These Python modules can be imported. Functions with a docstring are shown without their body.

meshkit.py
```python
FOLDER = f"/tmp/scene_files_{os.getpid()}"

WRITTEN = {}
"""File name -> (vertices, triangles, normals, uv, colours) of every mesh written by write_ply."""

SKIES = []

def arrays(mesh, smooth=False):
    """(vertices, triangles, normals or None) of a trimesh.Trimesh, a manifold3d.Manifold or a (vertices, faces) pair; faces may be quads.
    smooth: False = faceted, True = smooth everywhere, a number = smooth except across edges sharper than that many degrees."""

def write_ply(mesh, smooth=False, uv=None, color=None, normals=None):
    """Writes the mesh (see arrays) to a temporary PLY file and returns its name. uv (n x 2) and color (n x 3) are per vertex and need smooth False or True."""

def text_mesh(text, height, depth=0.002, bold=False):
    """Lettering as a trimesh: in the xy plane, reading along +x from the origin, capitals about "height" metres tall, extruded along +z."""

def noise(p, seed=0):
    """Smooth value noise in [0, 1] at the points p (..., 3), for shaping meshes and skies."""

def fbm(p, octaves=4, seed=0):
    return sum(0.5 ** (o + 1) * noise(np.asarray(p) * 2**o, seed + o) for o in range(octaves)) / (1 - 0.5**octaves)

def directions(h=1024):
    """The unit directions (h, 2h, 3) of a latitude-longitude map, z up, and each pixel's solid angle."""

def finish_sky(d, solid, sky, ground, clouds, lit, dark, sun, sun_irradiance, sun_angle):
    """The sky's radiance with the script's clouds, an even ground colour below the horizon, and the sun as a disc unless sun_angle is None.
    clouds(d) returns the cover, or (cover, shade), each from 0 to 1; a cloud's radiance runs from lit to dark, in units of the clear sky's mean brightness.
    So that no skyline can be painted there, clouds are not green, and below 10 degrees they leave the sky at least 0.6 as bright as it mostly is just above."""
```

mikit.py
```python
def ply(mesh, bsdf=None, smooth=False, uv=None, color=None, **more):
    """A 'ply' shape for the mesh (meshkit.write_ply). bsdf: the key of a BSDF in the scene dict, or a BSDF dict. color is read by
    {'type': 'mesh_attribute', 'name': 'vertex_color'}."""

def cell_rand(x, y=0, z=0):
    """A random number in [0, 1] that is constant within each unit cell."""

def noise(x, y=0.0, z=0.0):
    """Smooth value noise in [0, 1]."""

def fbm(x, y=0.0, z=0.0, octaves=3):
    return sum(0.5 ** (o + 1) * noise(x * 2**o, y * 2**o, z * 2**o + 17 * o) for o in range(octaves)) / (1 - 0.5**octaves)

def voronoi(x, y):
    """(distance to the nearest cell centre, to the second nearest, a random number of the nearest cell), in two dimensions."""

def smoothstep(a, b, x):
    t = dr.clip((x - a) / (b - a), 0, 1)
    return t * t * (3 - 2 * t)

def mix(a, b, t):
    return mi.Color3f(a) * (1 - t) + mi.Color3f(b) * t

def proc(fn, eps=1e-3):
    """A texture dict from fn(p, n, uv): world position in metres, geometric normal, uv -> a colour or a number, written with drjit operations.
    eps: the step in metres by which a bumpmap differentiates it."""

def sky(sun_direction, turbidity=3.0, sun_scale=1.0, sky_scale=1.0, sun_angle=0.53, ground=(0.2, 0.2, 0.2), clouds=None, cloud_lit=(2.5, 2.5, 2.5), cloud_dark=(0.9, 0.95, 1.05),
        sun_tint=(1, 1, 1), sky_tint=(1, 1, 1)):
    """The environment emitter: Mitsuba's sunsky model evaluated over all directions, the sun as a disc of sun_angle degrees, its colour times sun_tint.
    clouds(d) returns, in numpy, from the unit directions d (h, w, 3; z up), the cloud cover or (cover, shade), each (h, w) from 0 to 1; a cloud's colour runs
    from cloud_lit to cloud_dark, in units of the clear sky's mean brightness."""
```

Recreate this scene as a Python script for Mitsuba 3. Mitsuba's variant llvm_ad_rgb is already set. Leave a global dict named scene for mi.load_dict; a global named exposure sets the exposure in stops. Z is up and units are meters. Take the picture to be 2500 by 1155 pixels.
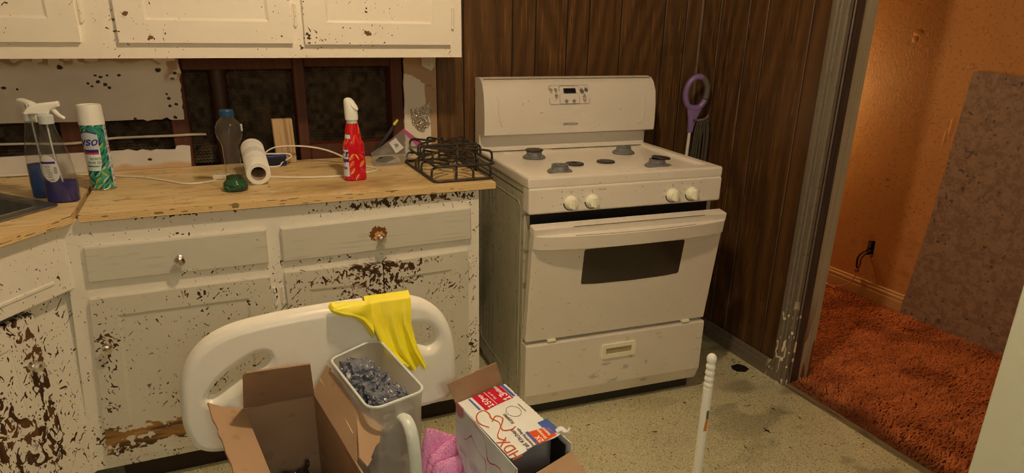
import math, random
import numpy as np, trimesh, drjit as dr, mitsuba as mi
import manifold3d as m3
from shapely.geometry import Polygon, Point, box as sbox
from shapely import affinity
import mikit, meshkit
from mikit import proc, noise, fbm, voronoi, cell_rand, smoothstep

# ------------------------------------------------------------------ camera, light, exposure
scene, labels = {}, {}
T = mi.ScalarTransform4f
CAM = np.array([-0.8907, -2.7077, 1.4152])
FWD = np.array([0.37352157, 0.86040477, -0.34667746])
UPV = np.array([0.12359649, 0.32423322, 0.93786818])
scene['camera'] = {'type': 'perspective', 'fov': 74.0717, 'fov_axis': 'x', 'near_clip': 0.05, 'far_clip': 30.0,
                   'principal_point_offset_y': -93.83 / 1155,
                   'to_world': T().look_at(origin=CAM.tolist(), target=(CAM + FWD).tolist(), up=UPV.tolist())}
exposure = -0.1
KITCHEN_LAMP = (-0.385, -1.585, 2.315)
KITCHEN_POWER = np.array([1.0, 0.70, 0.405]) * 490.0
HALL_LAMP = (2.12, 0.56, 1.10)  # out of view, placed to light the far end of the orange wall
UNSEEN_GLOBE = (-0.75, -3.40, 1.75)  # out of view behind the camera, placed to lighten the kitchen shadows
UNSEEN_GLOBE_POWER = np.array([1.0, 0.88, 0.68]) * 22.0
HALL_POWER = np.array([1.0, 0.60, 0.21]) * 165.0

# ------------------------------------------------------------------ helpers
def mix(a, b, t):
    a, b = (mi.Color3f(*[float(v) for v in q]) if isinstance(q, (list, tuple, np.ndarray)) else mi.Color3f(q) for q in (a, b))
    return a * (1 - t) + b * t
rng = np.random.default_rng(7)
random.seed(7)
def lin(r, g, b):
    c = np.array([r, g, b], float) / 255
    return [float(v) for v in np.where(c <= .04045, c / 12.92, ((c + .055) / 1.055) ** 2.4)]
def A(r, g, b, f=1.0):
    """albedo of a surface that looks sRGB (r,g,b) under the warm lamp"""
    return np.clip(np.array(lin(r, g, b)) * np.array([1.268, 1.60, 2.40]) * f, 0.004, 0.9).tolist()
def rgb(c): return {'type': 'rgb', 'value': [float(x) for x in c]}
def mat(name, col, rough=0.5, spec=0.5, metallic=0.0, two=True, bump=None, bump_scale=1.0, **more):
    b = {'type': 'principled', 'base_color': proc(col) if callable(col) else rgb(col), 'roughness': rough, 'specular': spec, 'metallic': metallic, **more}
    if bump is not None:
        b = {'type': 'bumpmap', 'arbitrary': proc(bump), 'scale': bump_scale, 'bsdf': b}
    scene['mat_' + name] = {'type': 'twosided', 'bsdf': b} if two else b
    return 'mat_' + name
def numbered(base):
    k, i = base, 0
    while k in scene or k in labels:
        i += 1; k = f'{base}_{i:03d}'
    return k
def add(name, mesh, m, parent=None, smooth=False, label=None, cat=None, group=None, kind=None, **kw):
    key = numbered(parent + '__' + name if parent else name)
    scene[key] = mikit.ply(mesh, m, smooth=smooth, **kw)
    d = {}
    if label: d['label'] = label
    if cat: d['category'] = cat
    if group: d['group'] = group
    if kind: d['kind'] = kind
    labels[key] = d
    return key
def thing(name, label=None, cat=None, group=None, kind=None):
    key = numbered(name)
    d = {}
    if label: d['label'] = label
    if cat: d['category'] = cat
    if group: d['group'] = group
    if kind: d['kind'] = kind
    labels[key] = d
    return key
cat_ = trimesh.util.concatenate
def TM(v, f): return trimesh.Trimesh(np.asarray(v, float), np.asarray(f, int), process=False)
def move(m, t=(0, 0, 0), rz=0.0, rx=0.0, ry=0.0, s=None):
    m = m.copy()
    if s is not None: m.vertices = m.vertices * np.asarray(s)
    for a, ax in ((rx, (1, 0, 0)), (ry, (0, 1, 0)), (rz, (0, 0, 1))):
        if a: m.apply_transform(trimesh.transformations.rotation_matrix(a, ax))
    m.apply_translation(t)
    return m
def hull(pts): return trimesh.convex.convex_hull(np.asarray(pts, float))
def cbox(x0, x1, y0, y1, z0, z1, c=0.002):
    """a box with chamfered edges"""
    c = min(c, (x1 - x0) * .45, (y1 - y0) * .45, (z1 - z0) * .45)
    p = []
    for x, sx in ((x0, 1), (x1, -1)):
        for y, sy in ((y0, 1), (y1, -1)):
            for z, sz in ((z0, 1), (z1, -1)):
                p += [(x, y + sy * c, z + sz * c), (x + sx * c, y, z + sz * c), (x + sx * c, y + sy * c, z)]
    return hull(p)
def rbox(x0, x1, y0, y1, z0, z1, r, seg=16):
    s = m3.Manifold.sphere(r, seg)
    return man(m3.Manifold.batch_hull([s.translate([x, y, z]) for x in (x0 + r, x1 - r) for y in (y0 + r, y1 - r) for z in (z0 + r, z1 - r)]))
def man(m):
    d = m.to_mesh()
    return TM(d.vert_properties[:, :3], d.tri_verts)
def toman(m):
    m = trimesh.Trimesh(m.vertices, m.faces, process=True); m.merge_vertices()
    return m3.Manifold(m3.Mesh(np.asarray(m.vertices, np.float32), np.asarray(m.faces, np.uint32)))
def spline(pts, n=8, closed=False):
    P = np.asarray(pts, float)
    N = len(P); out = []
    rngi = range(N if closed else N - 1)
    for i in rngi:
        g = (lambda k: P[k % N]) if closed else (lambda k: P[min(max(k, 0), N - 1)])
        p0, p1, p2, p3 = g(i - 1), g(i), g(i + 1), g(i + 2)
        for t in np.arange(n) / n:
            out.append(.5 * (2 * p1 + (p2 - p0) * t + (2 * p0 - 5 * p1 + 4 * p2 - p3) * t * t + (3 * p1 - p0 - 3 * p2 + p3) * t ** 3))
    if not closed: out.append(P[-1])
    return np.array(out)
def tube(pts, r, seg=8, closed=False, flat=1.0, up=None):
    """a tube of radius r (number or list) along the points"""
    P = np.asarray(pts, float); N = len(P)
    R = np.broadcast_to(np.asarray(r, float), (N,))
    tan = np.roll(P, -1, 0) - np.roll(P, 1, 0) if closed else np.gradient(P, axis=0)
    tan /= np.maximum(np.linalg.norm(tan, axis=1, keepdims=True), 1e-9)
    a = np.array(up if up is not None else ([0, 0, 1] if abs(tan[0][2]) < .9 else [1, 0, 0]), float)
    V = []; ang = np.arange(seg) / seg * 2 * np.pi
    for i in range(N):
        a = a - tan[i] * (a @ tan[i]); a /= max(np.linalg.norm(a), 1e-9)
        b = np.cross(tan[i], a)
        V.append(P[i] + R[i] * (np.cos(ang)[:, None] * a * flat + np.sin(ang)[:, None] * b))
    V = np.concatenate(V); F = []
    for i in range(N if closed else N - 1):
        j = (i + 1) % N
        for k in range(seg):
            q = (k + 1) % seg
            F += [(i * seg + k, i * seg + q, j * seg + q), (i * seg + k, j * seg + q, j * seg + k)]
    if not closed:
        n0 = len(V); V = np.vstack([V, P[0], P[-1]])
        for k in range(seg):
            q = (k + 1) % seg
            F += [(n0, q, k), (n0 + 1, (N - 1) * seg + k, (N - 1) * seg + q)]
    m = TM(V, F)
    if closed and m.volume < 0 or (not closed and m.volume < 0): m.invert()
    return m
def lathe(prof, n=32, c=(0, 0, 0), uv=False):
    """(r, z) profile turned about z; returns mesh (and uv)"""
    P = np.asarray(prof, float); k = len(P)
    ang = np.linspace(0, 2 * np.pi, n + 1)
    V = np.stack([P[None, :, 0] * np.cos(ang)[:, None], P[None, :, 0] * np.sin(ang)[:, None], np.broadcast_to(P[None, :, 1], (n + 1, k))], -1).reshape(-1, 3)
    F = []
    for i in range(n):
        for j in range(k - 1):
            a, b = i * k + j, (i + 1) * k + j
            if P[j, 0] > 1e-7: F.append((a, b, b + 1 if P[j + 1, 0] > 1e-7 else a + 1))
            if P[j + 1, 0] > 1e-7: F.append((a, b + 1, a + 1))
    m = TM(V + np.asarray(c), F)
    U = np.stack([np.repeat(ang / (2 * np.pi), k), np.tile(P[:, 1], n + 1)], -1)
    return (m, U) if uv else m
def loft(sec, K=40, uv=False):
    """sections (z, cx, cy, hx, hy, exponent): superellipses, capped"""
    V, U, F = [], [], []
    t = np.linspace(0, 2 * np.pi, K + 1)
    for z, cx, cy, hx, hy, e in sec:
        c, s = np.cos(t), np.sin(t)
        V.append(np.stack([cx + hx * np.sign(c) * abs(c) ** (2 / e), cy + hy * np.sign(s) * abs(s) ** (2 / e), np.full(K + 1, z)], -1))
        U.append(np.stack([t / (2 * np.pi), np.full(K + 1, z)], -1))
    n = len(sec); W = K + 1
    for i in range(n - 1):
        for k in range(K):
            a, b = i * W + k, (i + 1) * W + k
            F += [(a, a + 1, b + 1), (a, b + 1, b)]
    V = np.concatenate(V); U = np.concatenate(U)
    for i, flip in ((0, True), (n - 1, False)):
        ring = V[i * W:(i + 1) * W]; c0 = len(V)
        V = np.vstack([V, ring, ring[:-1].mean(0)]); U = np.vstack([U, U[i * W:(i + 1) * W], U[i * W]])
        for k in range(K): F.append((c0 + W, c0 + k + 1, c0 + k) if flip else (c0 + W, c0 + k, c0 + k + 1))
    m = TM(V, F)
    return (m, U) if uv else m
def extr(poly, depth):
    """shapely polygon extruded along +z"""
    return trimesh.creation.extrude_polygon(poly, depth, engine='earcut')
def toxz(m, y):
    """mesh drawn in xy, depth z -> stands in the xz plane, its front at y and its depth going to +y"""
    m = m.copy(); v = m.vertices
    m.vertices = np.stack([v[:, 0], y + v[:, 2], v[:, 1]], -1); m.invert()
    return m
def quadpanel(tl, tr, br, bl, y, thick, c=0.002):
    """a chamfered board in the xz plane with the four given corners, front at y"""
    P = np.array([tl, tr, br, bl], float); ctr = P.mean(0)
    def inset(d):
        return np.array([p + d * np.sign(ctr - p) for p in P])
    I = inset(c)
    pts = [(p[0], y + c, p[1]) for p in P] + [(p[0], y, p[1]) for p in I] + [(p[0], y + thick, p[1]) for p in P]
    return hull(pts)
def ringpts(poly_pts, n):
    """n evenly spaced points along a closed polyline"""
    P = np.asarray(poly_pts, float); Q = np.vstack([P, P[:1]])
    s = np.r_[0, np.cumsum(np.linalg.norm(np.diff(Q, axis=0), axis=1))]
    t = np.linspace(0, s[-1], n, endpoint=False)
    return np.stack([np.interp(t, s, Q[:, k]) for k in range(2)], -1)
def pillow(outer, holes, depth, r, n=120, nh=60, steps=5):
    """a slab in xy (depth along z) with well rounded edges round its outline and its holes"""
    import mapbox_earcut as earcut
    rings = [ringpts(outer, n)] + [ringpts(h, nh) for h in holes]
    info = []
    for i, R in enumerate(rings):
        area = .5 * np.sum(R[:, 0] * np.roll(R[:, 1], -1) - np.roll(R[:, 0], -1) * R[:, 1])
        if (area < 0) == (i == 0): R = R[::-1]
        tn = np.roll(R, -1, 0) - np.roll(R, 1, 0); tn /= np.linalg.norm(tn, axis=1, keepdims=True)
        info.append((R, np.stack([-tn[:, 1], tn[:, 0]], -1)))      # inward for the outline, into the solid for holes
    th = np.linspace(0, np.pi / 2, steps)
    lay = [(r * (1 - np.sin(t)), r * (1 - np.cos(t))) for t in th]
    lay = lay + [(o, depth - z) for o, z in lay[::-1]]
    V, F, base = [], [], 0
    for R, N in info:
        k = len(R)
        for o, z in lay: V.append(np.c_[R + N * o, np.full(k, z)])
        for a in range(len(lay) - 1):
            i = np.arange(k); j = (i + 1) % k
            p, q = base + a * k, base + (a + 1) * k
            F.append(np.stack([p + i, p + j, q + j], -1)); F.append(np.stack([p + i, q + j, q + i], -1))
        base += k * len(lay)
    V = np.concatenate(V)
    for top in (0, 1):
        idx, pts, ends, b = [], [], [], 0
        for R, N in info:
            k = len(R); s = b + (len(lay) - 1) * k * top
            idx.append(np.arange(s, s + k)); pts.append(V[s:s + k, :2]); ends.append(sum(len(x) for x in pts)); b += k * len(lay)
        tri = np.asarray(earcut.triangulate_float64(np.concatenate(pts), np.array(ends, np.uint32))).reshape(-1, 3)
        f = np.concatenate(idx)[tri]
        a, bb, c = V[f[:, 0]], V[f[:, 1]], V[f[:, 2]]
        sgn = np.cross(bb - a, c - a)[:, 2]
        f = np.where(((sgn > 0) != bool(top))[:, None], f[:, ::-1], f)
        F.append(f)
    return TM(V, np.concatenate(F))
def grid(fn, nu, nv, thick=0.0):
    """surface from fn(u, v) -> (.., 3) on a regular grid; thick>0 closes it into a slab"""
    u, v = np.meshgrid(np.linspace(0, 1, nu), np.linspace(0, 1, nv), indexing='ij')
    P = fn(u, v).reshape(-1, 3)
    i = (np.arange(nu - 1)[:, None] * nv + np.arange(nv - 1)[None]).ravel()
    F = np.vstack([np.stack([i, i + nv, i + nv + 1], -1), np.stack([i, i + nv + 1, i + 1], -1)])
    m = TM(P, F)
    if thick <= 0: return m
    Nn = m.vertex_normals; B = P - Nn * thick; k = len(P)
    G = [F, F[:, ::-1] + k]
    edge = list(range(nv - 1, -1, -1)) + [a * nv for a in range(1, nu)] + [(nu - 1) * nv + b for b in range(1, nv)] + [a * nv + nv - 1 for a in range(nu - 2, 0, -1)]
    for a, b in zip(edge, edge[1:] + edge[:1]): G.append(np.array([[a, b, b + k], [a, b + k, a + k]]))
    m = TM(np.vstack([P, B]), np.vstack(G))
    if m.volume < 0: m.invert()
    return m
def crumple(sub, size, folds=40, amp=0.5, seed=1, fine=0.05):
    """a crumpled lump: a ball folded along random planes"""
    m = trimesh.creation.icosphere(subdivisions=sub); p = m.vertices.copy()
    q = p + .3 * (np.stack([meshkit.fbm(p * 1.7 + 31 * k + seed, 2) for k in range(3)], -1) - .5)
    d = np.zeros_like(p)
    for f, a in ((1.7, .28), (3.6, .22), (7.5, .14), (15., .075), (27., .03)):
        for k in range(3):
            d[:, k] += a * (np.abs(2 * meshkit.noise(q * f + seed * 7.3 + 19 * k, seed + k) - 1) * 2 - 1)
    m.vertices = (p + amp * 1.5 * d) * np.asarray(size)
    return m
def jagged(pts, amp, step, seed=0):
    """polyline ring with its sides broken into ragged steps"""
    r = np.random.default_rng(seed); out = []
    P = [np.array(p[:2], float) for p in pts]; flags = [p[2] if len(p) > 2 else 0 for p in pts]
    for i, p in enumerate(P):
        q = P[(i + 1) % len(P)]; out.append(p)
        if flags[i]:
            L = np.linalg.norm(q - p); n = max(int(L / step), 1); nn = np.array([-(q - p)[1], (q - p)[0]]) / L
            for k in range(1, n): out.append(p + (q - p) * (k + r.uniform(-.3, .3)) / n + nn * r.normal(0, amp))
    return Polygon([tuple(o) for o in out]).buffer(0)
def text(s, h, depth=.0004, bold=False, center=True):
    m = meshkit.text_mesh(s, h, depth, bold)
    if center:
        b = m.bounds; m.apply_translation([-(b[0][0] + b[1][0]) / 2, -(b[0][1] + b[1][1]) / 2, 0])
    return m
def wrap(m, c, R, phi, z):
    """lettering wrapped round a vertical cylinder, centred on the angle phi"""
    m = m.copy(); v = m.vertices; a = phi + v[:, 0] / R
    m.vertices = np.stack([c[0] + (R + v[:, 2]) * np.cos(a), c[1] + (R + v[:, 2]) * np.sin(a), z + v[:, 1]], -1)
    return m
def blob(D, x, z): return sum(a * dr.exp(-(dr.square((x - cx) / rx) + dr.square((z - cz) / rz))) for cx, cz, rx, rz, a in D)

# ------------------------------------------------------------------ materials
BROWN, TAN = lin(58, 30, 14), lin(120, 82, 40)
def chips(p, D, base, wear=0.0, big=1.0, dirt=0.12, tint=None):
    """old paint flaked off down to brown wood where the density field D says so"""
    u, w = p.x + .7 * p.y, p.z
    wx, wz = noise(u * 38, w * 38, 3.3) - .5, noise(u * 38, w * 38, 9.1) - .5
    n = fbm(u * 118 / big + 2.6 * wx, w * 100 / big + 2.6 * wz, 1.7, octaves=3)
    t = noise((u * .9 + w * .4) * 210 + 4 * wx, (w * .9 - u * .4) * 95, 5.0)
    t2 = noise((u * .7 - w * .7) * 170, (w * .7 + u * .7) * 80 + 4 * wz, 8.0)
    thr = .84 - .36 * dr.clip(D, 0, .86)
    k = smoothstep(thr, thr + .025, n)
    k2 = smoothstep(.945 - .16 * D, .965 - .16 * D, t) + smoothstep(.955 - .16 * D, .975 - .16 * D, t2)
    k2 = k2 * smoothstep(.35, .6, noise(u * 9, w * 9, 4.0) + D * .4)
    c = mix(base, np.array(base) * np.array([.86, .86, .82]), dirt * 4 * (fbm(u * 14, w * 5, 2.0) - .3))
    edge = smoothstep(thr - .05, thr, n)
    c = mix(c, np.minimum(np.array(base) * 1.1, .9), edge * .4)
    brown = mix(BROWN, TAN, smoothstep(.55, .8, noise(u * 30, w * 11, 6.0)) * .5)
    return mix(c, brown, dr.clip(k + k2, 0, 1))
CREAM, GREY = A(206, 185, 149), A(184, 165, 131)
D_FRAME = [(-.44, .866, .13, .016, 1.0), (-.28, .874, .17, .014, .75), (-.15, .87, .05, .03, .5), (-.62, .86, .06, .012, .4), (-1.02, .826, .03, .008, .8),
           (-.14, .30, .05, .08, .75), (-.12, .55, .02, .3, .3), (-.78, .62, .02, .05, .7), (-.78, .45, .02, .1, .6), (-.60, .70, .12, .012, .5), (-.95, .705, .15, .01, .45),
           (-1.3, .2, .06, .05, .9), (-.9, .11, .4, .02, .5), (-1.0, .885, .3, .006, .6), (-.35, .698, .1, .01, .5), (-.45, .893, .35, .006, .9)]
D_DOOR = [(-.47, .64, .06, .045, 1.0), (-.46, .56, .035, .06, 1.0), (-.60, .64, .07, .016, .85), (-.50, .66, .07, .012, .9), (-.55, .57, .05, .03, .55), (-.36, .65, .06, .02, .95), (-.37, .60, .06, .03, .75), (-.25, .665, .05, .015, .7),
          (-.22, .55, .05, .05, .45), (-.4, .35, .05, .1, .6), (-1.26, .53, .03, .03, .85), (-1.265, .62, .02, .06, .35), (-1.27, .42, .02, .1, .5), (-1.29, .345, .03, .006, 1.0), (-1.28, .31, .03, .02, .6),
          (-1.05, .34, .12, .05, .4), (-1.0, .645, .15, .012, .5), (-.72, .50, .03, .2, .45), (-.55, .50, .1, .15, .3), (-1.0, .5, .3, .2, .12), (-1.28, .16, .04, .02, .9), (-1.12, .185, .12, .01, .8)]
def f_frame(p, n, uv): return chips(p, blob(D_FRAME, p.x, p.z) + .05, CREAM)
def f_door(p, n, uv):
    c = chips(p, blob(D_DOOR, p.x, p.z) + .17, GREY)
    # bare, scorched lower left corner of the left door
    u, z = p.x + .05 * (fbm(p.x * 60, p.z * 60) - .5), p.z + .055 * (fbm(p.x * 45, p.z * 70, 2.) - .5)
    low = smoothstep(.236, .232, z) * smoothstep(.166, .170, z) * smoothstep(-.94, -.955, u)
    wood = mix(lin(150, 112, 62), lin(66, 44, 24), smoothstep(.42, .7, fbm(p.x * 8, p.z * 70)))
    wood = mix(wood, lin(40, 30, 20), dr.clip(blob([(-1.29, .255, .035, .022, 1.0)], p.x, p.z), 0, 1))
    return mix(c, wood, low * smoothstep(.44, .47, fbm(p.x * 40, p.z * 55, 7.) + .10))
def f_drawer(p, n, uv):
    D = blob([(-1.04, .76, .035, .035, .3), (-.82, .80, .02, .02, .6), (-.45, .76, .05, .05, .2), (-1.0, .72, .2, .006, .5)], p.x, p.z) - .22
    c = chips(p, D, np.array(GREY) * [.97, .99, 1.0])
    c = mix(c, np.array(GREY) * .72, smoothstep(.62, .8, fbm(p.x * 10, p.z * 130)) * .5)
    r = dr.sqrt(dr.square(p.x + .452) + dr.square((p.z - .772) * 1.1)) + .012 * (noise(p.x * 200, p.z * 200) - .5)
    c = mix(c, lin(112, 66, 22), smoothstep(.031, .026, r) * smoothstep(.25, .4, noise(p.x * 260, p.z * 260, 3.) + smoothstep(.03, .02, r) * .6))
    r2 = dr.sqrt(dr.square((p.x + .447) * .9) + dr.square(p.z - .763)) + .01 * (noise(p.x * 150, p.z * 150, 2.) - .5)
    return mix(c, lin(205, 160, 98), smoothstep(.017, .014, r2))
D_SINK = [(-1.39, .62, .05, .06, .55), (-1.40, .45, .04, .25, .35), (-1.36, .72, .05, .01, .4)]
def f_sink(p, n, uv):
    lower = smoothstep(.69, .67, p.z)
    s = (p.x + 1.31) * -.575 + (p.y + .6) * -.818
    dens = lower * (.50 * smoothstep(.30, .36, fbm(s * 9, p.z * 6, 1.0)) * smoothstep(.1, .135, s) + .28)
    dens = dens + blob([(.15, .50, .03, .05, .5), (.15, .28, .04, .06, .35)], s, p.z) * lower
    return chips(p, dens + .12, CREAM, big=1.7)
D_UP = [(-1.13, 1.40, .012, .06, .55), (-.583, 1.39, .012, .07, .55), (-.588, 1.47, .010, .03, .45), (-.39, 1.452, .04, .010, .45), (-.40, 1.35, .12, .006, .5), (-1.0, 1.38, .03, .02, .4), (-.57, 1.36, .04, .02, .55)]
def f_upper(p, n, uv):
    c = chips(p, blob(D_UP, p.x, p.z) + .02, A(212, 189, 150), dirt=.06)
    for cx, cz, r in ((-.392, 1.378, .012), (-.560, 1.381, .006), (-1.096, 1.427, .010), (-1.035, 1.362, .011)):
        rr = dr.sqrt(dr.square(p.x - cx) + dr.square((p.z - cz) * 1.25)) + .012 * (noise(p.x * 160, p.z * 160, 2.) - .5)
        c = mix(c, lin(112, 72, 38), smoothstep(r, r - .003, rr))
    return c
mat('frame_paint', f_frame, .42); mat('door_paint', f_door, .45); mat('drawer_paint', f_drawer, .45)
mat('sink_paint', f_sink, .45); mat('upper_paint', f_upper, .4)
SPOTS = [(-1.335, 1.262, .008), (-1.235, 1.215, .006), (-1.215, 1.205, .006), (-1.255, 1.20, .004), (-1.225, 1.23, .005), (-1.24, 1.235, .004), (-1.205, 1.235, .004), (-1.265, 1.21, .004), (-1.17, 1.235, .005), (-1.205, 1.195, .005),
         (-1.53, 1.20, .005), (-1.50, 1.20, .006), (-1.515, 1.19, .004), (-1.465, 1.195, .004), (-1.03, 1.155, .006), (-1.035, 1.17, .004), (-1.03, 1.13, .005), (-1.145, 1.09, .005), (-1.01, 1.135, .005), (-1.05, 1.25, .008), (-1.0, 1.24, .006), (-1.01, 1.22, .006), (-1.02, 1.09, .006), (-1.12, .948, .006)]
def f_plaster(p, n, uv):
    c = mix(A(198, 178, 146), A(176, 158, 132), fbm(p.x * 9, p.z * 14))
    r = mi.Float(99)
    for x, z, s in SPOTS: r = dr.minimum(r, dr.sqrt(dr.square((p.x - x) * .8) + dr.square(p.z - z)) / s)
    c = mix(c, lin(40, 26, 18), smoothstep(1.0, .75, r + .5 * (noise(p.x * 260, p.z * 260) - .5)))
    low = smoothstep(.945, .93, p.z + .012 * noise(p.x * 30, 1.)) * smoothstep(-1.30, -1.2, p.x)
    c = mix(c, A(178, 138, 92), low)
    torn = smoothstep(1.275, 1.29, p.z + .02 * noise(p.x * 26, 4.)) + smoothstep(-1.03, -1.01, p.x + .05 * noise(p.x * 20, p.z * 20)) * smoothstep(1.2, 1.24, p.z)
    return mix(c, A(150, 118, 84), dr.clip(torn, 0, 1) * smoothstep(.35, .5, noise(p.x * 70, p.z * 70)))
mat('plaster', f_plaster, .6)
def f_plaster2(p, n, uv):
    cream, tan = A(206, 184, 148), A(160, 122, 80)
    e = p.z - 1.225 + (p.x + .19) * .45 + .025 * (noise(p.x * 60, p.z * 60) - .5)
    k = smoothstep(-.002, .002, e) + smoothstep(-.004, .0, (p.x + .097) + .03 * (noise(p.z * 25, 1.) - .5))
    c = mix(cream, tan, dr.clip(k, 0, 1))
    d = smoothstep(.02, .0, dr.abs(e - .0) + .02 * noise(p.x * 120, p.z * 120)) * smoothstep(.55, .7, noise(p.x * 140, p.z * 140, 3.))
    return mix(c, lin(70, 40, 26), d)
mat('torn_plaster', f_plaster2, .6)
GROOVES = [.056, .268, .372, .518, .623, .780, 1.005, 1.120]
GROOVES_R = [-.140, -.324, -.432, -.671]
def wood(u, z, off, dark, mid, light):
    wv = noise(u * 3.2, z * 1.1, off) * 1.1 + noise(u * 9, z * 3, off) * .22
    ring = dr.sin((u * 11 + wv * 3.2) * 9.0)
    st = fbm(u * 170, z * 7, off, octaves=3)
    st2 = fbm(u * 60, z * 2.4, off + 3)
    c = mix(dark, mid, dr.clip(.5 + .28 * ring + .9 * (st2 - .5), 0, 1))
    c = mix(c, light, smoothstep(.60, .78, st) * .55)
    pores = smoothstep(.70, .82, noise(u * 420, z * 16, off))
    return mix(c, np.array(dark) * .45, pores * .6)
def f_panel(p, n, uv):
    off = mi.Float(0)
    for k, g in enumerate(GROOVES): off = off + dr.select(p.x > g, 2.7 + k, 0)
    return wood(p.x, p.z, off, A(62, 37, 15), A(94, 59, 26), A(130, 86, 42))
def f_panel_r(p, n, uv):
    off = mi.Float(31)
    for k, g in enumerate(GROOVES_R): off = off + dr.select(p.y < g, 3.1 + k, 0)
    return wood(p.y, p.z, off, A(60, 35, 14), A(90, 55, 24), A(124, 80, 38))
mat('panel_wood', f_panel, .38, .5); mat('panel_wood_side', f_panel_r, .38, .5)
def f_stud(p, n, uv): return mix(lin(66, 30, 16), lin(100, 52, 28), fbm(p.x * 70, p.z * 5, p.y * 60)) * .8
mat('stud_wood', f_stud, .6)
def f_ply(p, n, uv):
    g = fbm(p.x * 7 + noise(p.x * 3, p.y * 10) * .9, p.y * 70, 2.0)
    c = mix(A(184, 146, 88), A(204, 166, 106), g)
    c = mix(c, A(146, 104, 54), smoothstep(.55, .85, fbm(p.x * 12, p.y * 40, 5.)) * .55)
    c = mix(c, A(206, 178, 128), smoothstep(.6, .85, fbm(p.x * 9, p.y * 12, 8.)) * .4)
    c = mix(c, A(120, 84, 44), smoothstep(.86, .95, noise(p.x * 60 + 3 * noise(p.x * 9, p.y * 9), p.y * 70, 3.)) * .5)
    worn = dr.exp(-dr.square((p.y + .50) / .09)) * dr.exp(-dr.square((p.x + .5) / .35))
    c = mix(c, A(132, 94, 44), dr.clip(worn * (.2 + fbm(p.x * 20, p.y * 40, 4.)), 0, .75))
    ply = smoothstep(.35, .5, dr.abs(dr.sin(p.z * 700.)))
    side = dr.select(dr.abs(n.z) < .5, 1., 0.)
    c = mix(c, mix(A(168, 124, 70), A(204, 162, 98), ply), side)
    return mix(c, lin(60, 38, 18), side * smoothstep(.80, .86, noise(p.x * 30 + p.y * 21, p.z * 240)) * .7)
mat('plywood', f_ply, .42)
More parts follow.
